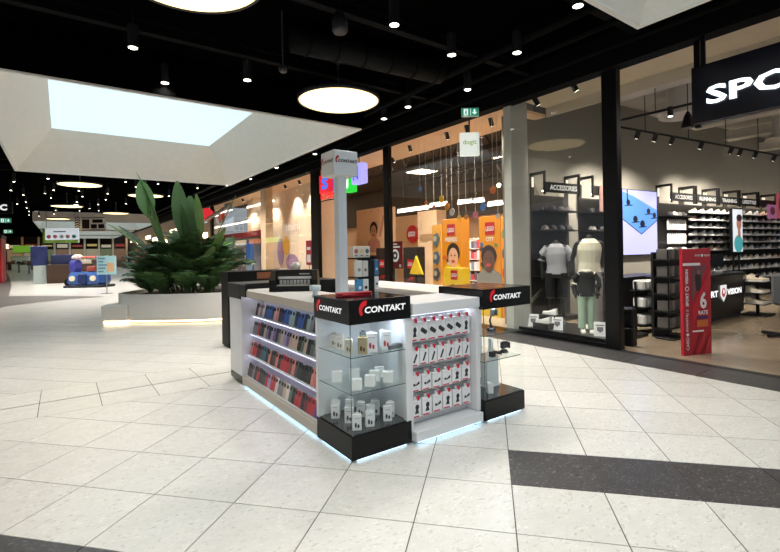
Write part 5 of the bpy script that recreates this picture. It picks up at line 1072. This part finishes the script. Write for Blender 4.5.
toy_shelf('shelf of pale toy boxes behind the planter window', 8.6, 232.5, 248, 2.1, 5, 8)
toy_shelf('low shelf of toys seen right of the red sign', 11.5, 403, 416, 1.5, 4, 5)
toy_shelf('low shelf of pink toys in the peach window', XS+.65, 268, 279, .95, 3, 4)
# black stands with red logo squares
for i, (px0, px1, X, lab) in enumerate(((322.5, 339, 9.0, 'black toy stand at the left of the entrance'), (376, 387, 9.2, 'black toy stand behind the revolving rack'), (403, 416.5, 9.2, 'black toy stand right of the red sign'))):
    yb, ya = gx(px0, 250, X).y, gx(px1, 250, X).y; w = yb-ya; h = 1.72
    t = thing('racing_toy_stand', lab, 'display', (X, (ya+yb)/2, 0)); bd = MB().rbox(X, ya, 0, X+.35, yb, h, .01).build('box', M((32, 28, 28), .5), t)
    f = Face((X-.001, yb, 0), (0, -1, 0), lift=.004); brick_logo(f, w*.34, h*.60, min(.42, w*.4), 1); f.poly([(w*.3, h*.36), (w*.55, h*.44), (w*.85, h*.44), (w*.8, h*.41), (w*.58, h*.41), (w*.4, h*.36)], LRED, 1); f.rect(w*.62, h*.36, w*.7, h*.40, LRED, 1); f.text('FORMULA 1', w*.3, h*.30, w*.5, .05, LW, 2); f.build('print', bd)
# yellow warning-like toy sign
p = gx(416, 285, 8.6); t = thing('yellow_sign', 'small yellow triangle sign beside the black stand', 'sign', (8.6, p.y, 0)); MB().add([(8.6, p.y-.3, .9), (8.6, p.y+.3, .9), (8.6, p.y, 1.45), (8.66, p.y-.3, .9), (8.66, p.y+.3, .9), (8.66, p.y, 1.45)], [(0,2,1),(3,4,5),(0,1,4,3),(1,2,5,4),(2,0,3,5)]).build('plate', M((230, 190, 40), .5), t); MB().box(8.61, p.y-.03, 0, 8.65, p.y+.03, .9).build('post', BLACK, t)
# red sign on stand in the window
ya, yb = gx(402, 255, 7.3).y, gx(389.5, 255, 7.3).y; z1, z0 = gx(395, 241.5, 7.3).z, gx(395, 268.5, 7.3).z
t = thing('red_notice', 'dark red notice with white round emblem behind the glass', 'sign', (7.3, (ya+yb)/2, 0)); bd = MB().rbox(7.3, ya, z0, 7.33, yb, z1, .004).build('board', M((150, 20, 36), .5, 0, .1), t); w = yb-ya; h = z1-z0
f = Face((7.299, yb, z0), (0, -1, 0), lift=.003); f.rect(w*.35, h*.88, w*.65, h*.92, LW, 1); f.rect(w*.14, h*.77, w*.86, h*.82, LW, 1); f.ell(w*.48, h*.48, w*.3, w*.3, LW, 1, 24); f.ell(w*.48, h*.48, w*.2, w*.2, M((60, 40, 44), .5), 2, 20); f.ell(w*.48, h*.48, w*.08, w*.08, LW, 3, 14); f.rect(w*.78, h*.05, w*.95, h*.16, M((220, 210, 210), .5), 1); f.build('print', bd)
MB().box(7.305, (ya+yb)/2-.02, .02, 7.33, (ya+yb)/2+.02, z0).build('post', STEEL, t); MB().box(7.2, (ya+yb)/2-.2, 0, 7.44, (ya+yb)/2+.2, .02).build('foot', STEEL, t)
# round red logo on the back wall, and small red band
p = gx(412, 234, 13.5); t = thing('round_logo', 'round red brand disc on the peach wall of the toy shop', 'logo', p); MB().tube([p, p+Vector((.06, 0, 0))], .42, 28).build('disc', LRED, t); f = Face((p.x-.005, p.y+.42, p.z-.42), (0, -1, 0), lift=.01); f.text('LEGO', .16, .3, .52, .24, LW, 1, .03); f.build('lettering', t)
MB().box(p.x+.06, p.y-1.3, .0, p.x+.3, p.y+1.6, 3.3).build('panel', PEACH, t)
# peach pillars
for i, (px0, px1, X, zt, lab) in enumerate(((357, 386, 10.2, 3.35, 'peach pillar with a waving girl picture in toy shop'), (418, 437, 11.2, 3.1, 'peach pillar behind the left orange tower'), (314.5, 322, 7.6, 4.0, 'slim peach pillar at the left of toy shop entrance'))):
    yb, ya = gx(px0, 250, X).y, gx(px1, 250, X).y
    t = thing('pillar', lab, 'pillar', (X, (ya+yb)/2, 0)); bd = MB().rbox(X, ya, 0, X+.5, yb, zt, .01).build('shaft', M((248, 214, 176), .6), t)
    if i == 0:
        w = yb-ya; f = Face((X-.001, yb, 0), (0, -1, 0), lift=.004); z_ = gx(376, 232, X).z; portrait(f, w*.62, z_, .85, SKN1, HAIR, M((206, 150, 128), .6)); f.poly([(w*.78, z_-.2), (w*.86, z_-.2), (w*.98, z_+.6), (w*.92, z_+.62)], SKN1, 2)
        for k in range(5): f.ell(w*(.3+.12*k), z_+.85+.12*(k % 2), .03, .02, DKM, 1, 6)
        f.build('print', bd); MB().box(X-.2, ya+.02, 0, X, ya+w*.8, 1.45).build('dark_base', M((40, 34, 34), .6), t)
# lit tile letters of the toy shop sign
def sign_tile(px0, px1, py0, py1, X, c, ch, cc, lab):
    yb, zt = gx(px0, py0, X).y, gx(px0, py0, X).z; ya = gx(px1, py0, X).y; zb = gx(px0, py1, X).z
    t = thing('letter_tile', lab, 'sign', (X, (ya+yb)/2, zb), 0, 'toy shop letter tiles'); bd = MB().rbox(X, ya+.03, zb, X+.25, yb-.03, zt, .02).build('tile', M(c, .4, 0, .9), t); w = yb-ya-.06; h = zt-zb
    f = Face((X-.001, yb-.03, zb), (0, -1, 0), lift=.006); f.text(ch, w*.22, h*.18, w*.56, h*.64, M(cc, .4, 0, 1.1), 1, .05); f.build('letter', bd)
    MB().cyl((X+.12, (ya+yb)/2, zt), .015, max(.05, ZF-zt), 6).build('hanger', BLACK, t)
sign_tile(318.5, 331.5, 176, 194.5, 6.92, (224, 30, 44), 'S', (60, 110, 230), 'red lit letter tile with blue curl behind the pole')
sign_tile(332, 341.5, 174.5, 192, 6.92, (50, 100, 230), 'V', (240, 246, 255), 'blue lit letter tile behind the sign pole')
sign_tile(343, 350.5, 176, 193, 6.92, (30, 210, 60), 'J', (230, 255, 235), 'green lit letter tile right of the sign pole')
sign_tile(350.5, 361, 165, 185, 6.92, (176, 170, 250), 'N', (60, 90, 220), 'lilac lit letter tile under the sign cube')
yb, ya = gx(321, 198, 6.95).y, gx(336, 198, 6.95).y; zb = gx(325, 199.5, 6.95).z
t = thing('red_letters', 'small red lit lettering below the letter tiles', 'sign', (6.95, ya, zb)); f = Face((6.95, yb, zb), (0, -1, 0), lift=.005); f.text('kids', 0, 0, yb-ya, .25, M((230, 40, 40), .5, 0, 1.2), 1, .03); f.build('lettering', t); MB().box(6.96, ya, zb-.05, 6.98, yb, zb-.02).build('rail', BLACK, t); MB().box(6.96, ya, zb-.02, 6.98, ya+.03, ZF).build('hanger', BLACK, t)
# strings of paper dots in the window
DC = [(236, 180, 40), (226, 140, 40), (90, 130, 190), (226, 120, 60), (210, 110, 110), (214, 196, 180)]
dots = [(441.5, 199), (447, 206.5), (483, 207), (493, 190), (475.5, 215), (452, 212), (459, 217.5), (466, 217), (420, 189), (426, 203), (434, 207), (498, 216)]
for i, (px, py) in enumerate(dots):
    X = 7.5; p = gx(px, py, X); r = .085 if i < 6 else .06
    t = thing('paper_dot', 'hanging coloured paper disc in the toy window, %s from a loose row' % ORD[i], 'decoration', p, 0, 'paper discs in the toy window')
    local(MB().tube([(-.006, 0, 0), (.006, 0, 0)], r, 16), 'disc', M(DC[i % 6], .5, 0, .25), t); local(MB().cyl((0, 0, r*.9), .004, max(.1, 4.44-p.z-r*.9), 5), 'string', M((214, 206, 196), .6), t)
# shop lights
def tube_light(px0, py0, px1, py1, X, lab, grp, e=4.0, ceil_z=5.0):
    a, b = gx(px0, py0, X), gx(px1, py1, X); z = (a.z+b.z)/2; a.z = b.z = z; t = thing('tube_light', lab, 'light', (a+b)/2, 0, grp); MB().tube([a, b], .03, 8).build('tube', M((255, 244, 226), .5, 0, e), t); u_ = Vector((0, 0, .07)); MB().tube([a+u_, b+u_], .04, 4).build('housing', WHITE, t)
    for q in (a.lerp(b, .2), a.lerp(b, .8)): MB().cyl((q.x, q.y, z+.08), .008, ceil_z-z-.08, 6).build('wire', BLACK, t)
tl = [(430, 207, 447, 203.5), (458, 203.5, 472, 201.5), (474, 202, 484, 200.5), (488, 205, 505, 203.5), (398, 214, 428, 206)]
for i, l in enumerate(tl): tube_light(*l, 9.9, 'white tube light in the toy shop, %s' % ORD[i], 'toy shop tube lights', 7.0)
for i, l in enumerate([(190, 221, 218, 218), (210, 214, 232, 212), (215, 224.5, 258, 224), (247, 204, 274, 205)]): tube_light(*l, 7.9, 'white tube light in the far shop, %s' % ORD[i], 'far shop tube lights', 5.0, 4.43)
for i, (x, y) in enumerate(((13.4, 7.6), (9.4, 12.4), (13.4, 11.0), (12.5, 15.0), (9.0, 26.0), (12.0, 26.0), (11.5, 20.0))):  # added panels that brighten the toy shop walls
    z = 4.96; o = thing('added_panel_light', 'added flat warm light panel in the toy shop, %s' % ORD[i], 'light', (x, y, z), 0, 'added toy shop light panels'); MB().rbox(x-.5, y-.5, z, x+.5, y+.5, z+.035, .01).build('frame', WHITE, o); MB().box(x-.46, y-.46, z-.01, x+.46, y+.46, z-.001).build('diffuser', M((255, 226, 188), .5, 0, 15.0), o)
# soffit spots behind the fascia
sp_px = [(410, 152), (447, 139), (467, 132), (491, 125)]
for i, (px, py) in enumerate(sp_px): spot_head(gz(px, py-6, 4.43), 0, 'white soffit spotlight above the toy window, %s from left' % ORD[i], 'toy window spots', 330, (.45, .1, -1), 1.9)
for i, y in enumerate((15.2, 16.6, 18.0, 20.5, 23.5)): spot_head(Vector((XS+.55, y, 4.43)), 0, 'soffit spotlight above the peach window, %s from the right' % ORD[i], 'peach window spots', 240, (.35, 0, -1), 1.5)
for i, (x, y) in enumerate(((8.2, 11.2), (8.2, 12.8))): spot_head(Vector((x, y, 4.43)), 0, 'spotlight above the toy shop entrance, %s' % ['near one', 'far one'][i], 'toy entrance spots', 300, (.6, -.2, -1), 2.0)
p = gx(499, 185, 8.4); t = thing('glare_lamp', 'bright warm spotlight glaring in the toy window', 'spotlight', p); local(MB().tube([(-.0, 0, 0), (.14, 0, .05)], .06, 12), 'barrel', BLACK, t); local(MB().tube([(-.012, 0, 0), (-.002, 0, 0)], .055, 12), 'lens', M((255, 222, 160), .5, 0, 22.0), t); local(MB().cyl((.1, 0, .05), .01, 5.0-p.z-.05, 6), 'stem', BLACK, t)
# trusses under the toy ceiling
for i, x in enumerate((9.2, 11.0, 13.0)):
    o = thing('toy_ceiling_truss', 'dark steel truss under the toy shop ceiling, %s from front' % ORD[i], 'truss', (x, 12, 4.4), 0, 'toy shop trusses'); MB().box(x-.04, 6.6, 4.25, x+.04, 14.0, 4.33).build('lower_chord', M((46, 42, 40), .6), o); MB().box(x-.04, 6.6, 4.85, x+.04, 14.0, 4.93).build('upper_chord', M((46, 42, 40), .6), o)
    for k in range(10): MB().tube([(x, 6.7+k*.73, 4.3), (x, 7.06+k*.73, 4.88), (x, 7.43+k*.73, 4.3)], .02, 6).build('lattice', M((46, 42, 40), .6), o)
# square hanging shop sign with green lettering
p = gx(469.5, 144.5, 6.98); t = thing('box_sign', 'white lit box sign with green lettering below the exit sign', 'sign', p, math.radians(-40))
bd = local(MB().rbox(-.20, -.06, -.24, .20, .06, .24, .01), 'lightbox', M((232, 236, 226), .4, 0, .75), t); f = Face((-.2, -.061, -.24), (1, 0, 0), lift=.003); f.text('dogit', .06, .2, .28, .13, M((140, 190, 70), .5, 0, .5), 1, .01); f.build('lettering', bd, False); local(MB().cyl((0, 0, .24), .015, max(.05, ZF-p.z-.24), 8), 'stem', BLACK, t)
# decals in the peach window
X = XS+1.1; t = thing('wall_decal', 'purple and yellow shapes with pale neon word on peach wall', 'wall decal', gx(287, 250, X-.02))
def dp(px, py): p = gx(px, py, X-.02); return p.y, p.z
O_ = Vector((X-.015, 0, 0)); f = Face(O_, (0, -1, 0), lift=.004)
def dell(px, py, rx, ry, m, k): y, z = dp(px, py); y2, _ = dp(px+rx, py); _, z2 = dp(px, py-ry); f.ell(-y, z, abs(y-y2), abs(z2-z), m, k, 24)
PUR = M((176, 140, 170), .6); dell(280.5, 252, 3.2, 14, PUR, 0); dell(292, 262, 6.5, 8, PUR, 0); dell(286, 245.5, 3.6, 9.5, M((236, 176, 50), .6), 1)
y, z = dp(286, 231); y2, _ = dp(300, 231); f.text('mini', -y, z, y-y2, .34, M((255, 244, 232), .5, 0, .8), 1, .0); f.build('print', t)
yb, ya = gx(306, 250, XS+.3).y, gx(311.5, 250, XS+.3).y; t = thing('sale_sign', 'small red and white sale sign beside the wide black post', 'sign', (XS+.3, ya, 0)); bd = MB().rbox(XS+.3, ya, 1.15, XS+.34, yb, 2.05, .005).build('board', M((196, 40, 56), .5, 0, .2), t); f = Face((XS+.299, yb, 1.15), (0, -1, 0), lift=.004); f.rect(.08, .1, (yb-ya)-.08, .38, LW); f.rect(.08, .55, (yb-ya)-.08, .66, LW); f.build('print', bd); MB().box(XS+.31, (ya+yb)/2-.03, 0, XS+.33, (ya+yb)/2+.03, 1.15).build('post', STEEL, t)
# far window goods
X = 8.2
p = gx(249.5, 258, 7.7); t = thing('blue_banner', 'tall blue banner in the far shop window', 'banner', (7.7, p.y, 0)); bd = MB().rbox(7.7, p.y-.55, .5, 7.74, p.y+.55, gx(249.5, 242, 7.7).z, .005).build('cloth', M((70, 130, 210), .5, 0, .35), t); f = Face((7.699, p.y+.55, .5), (0, -1, 0), lift=.004); f.ell(.5, .5, .5, .4, M((190, 210, 230), .5), 0); f.build('print', bd); MB().box(7.7, p.y-.03, 0, 7.74, p.y+.03, .5).build('post', STEEL, t)
for i, (px0, px1, py, c) in enumerate(((216, 260, 233, (190, 60, 60)), (200, 258, 239.5, (120, 108, 100)))):
    yb, ya = gx(px0, py, 8.0).y, gx(px1, py, 8.0).y; t = thing('shelf_header', ['red', 'grey'][i]+' shelf header band inside the far shop window', 'header', (8.0, ya, 0)); z = gx(px1, py, 8.0).z; MB().rbox(8.0, ya, z-.15, 8.1, yb, z+.15, .01).build('band', M(c, .5), t); MB().box(8.1, ya, 0, 8.14, ya+.06, z).build('post', STEEL, t); MB().box(8.1, yb-.06, 0, 8.14, yb, z).build('post', STEEL, t)
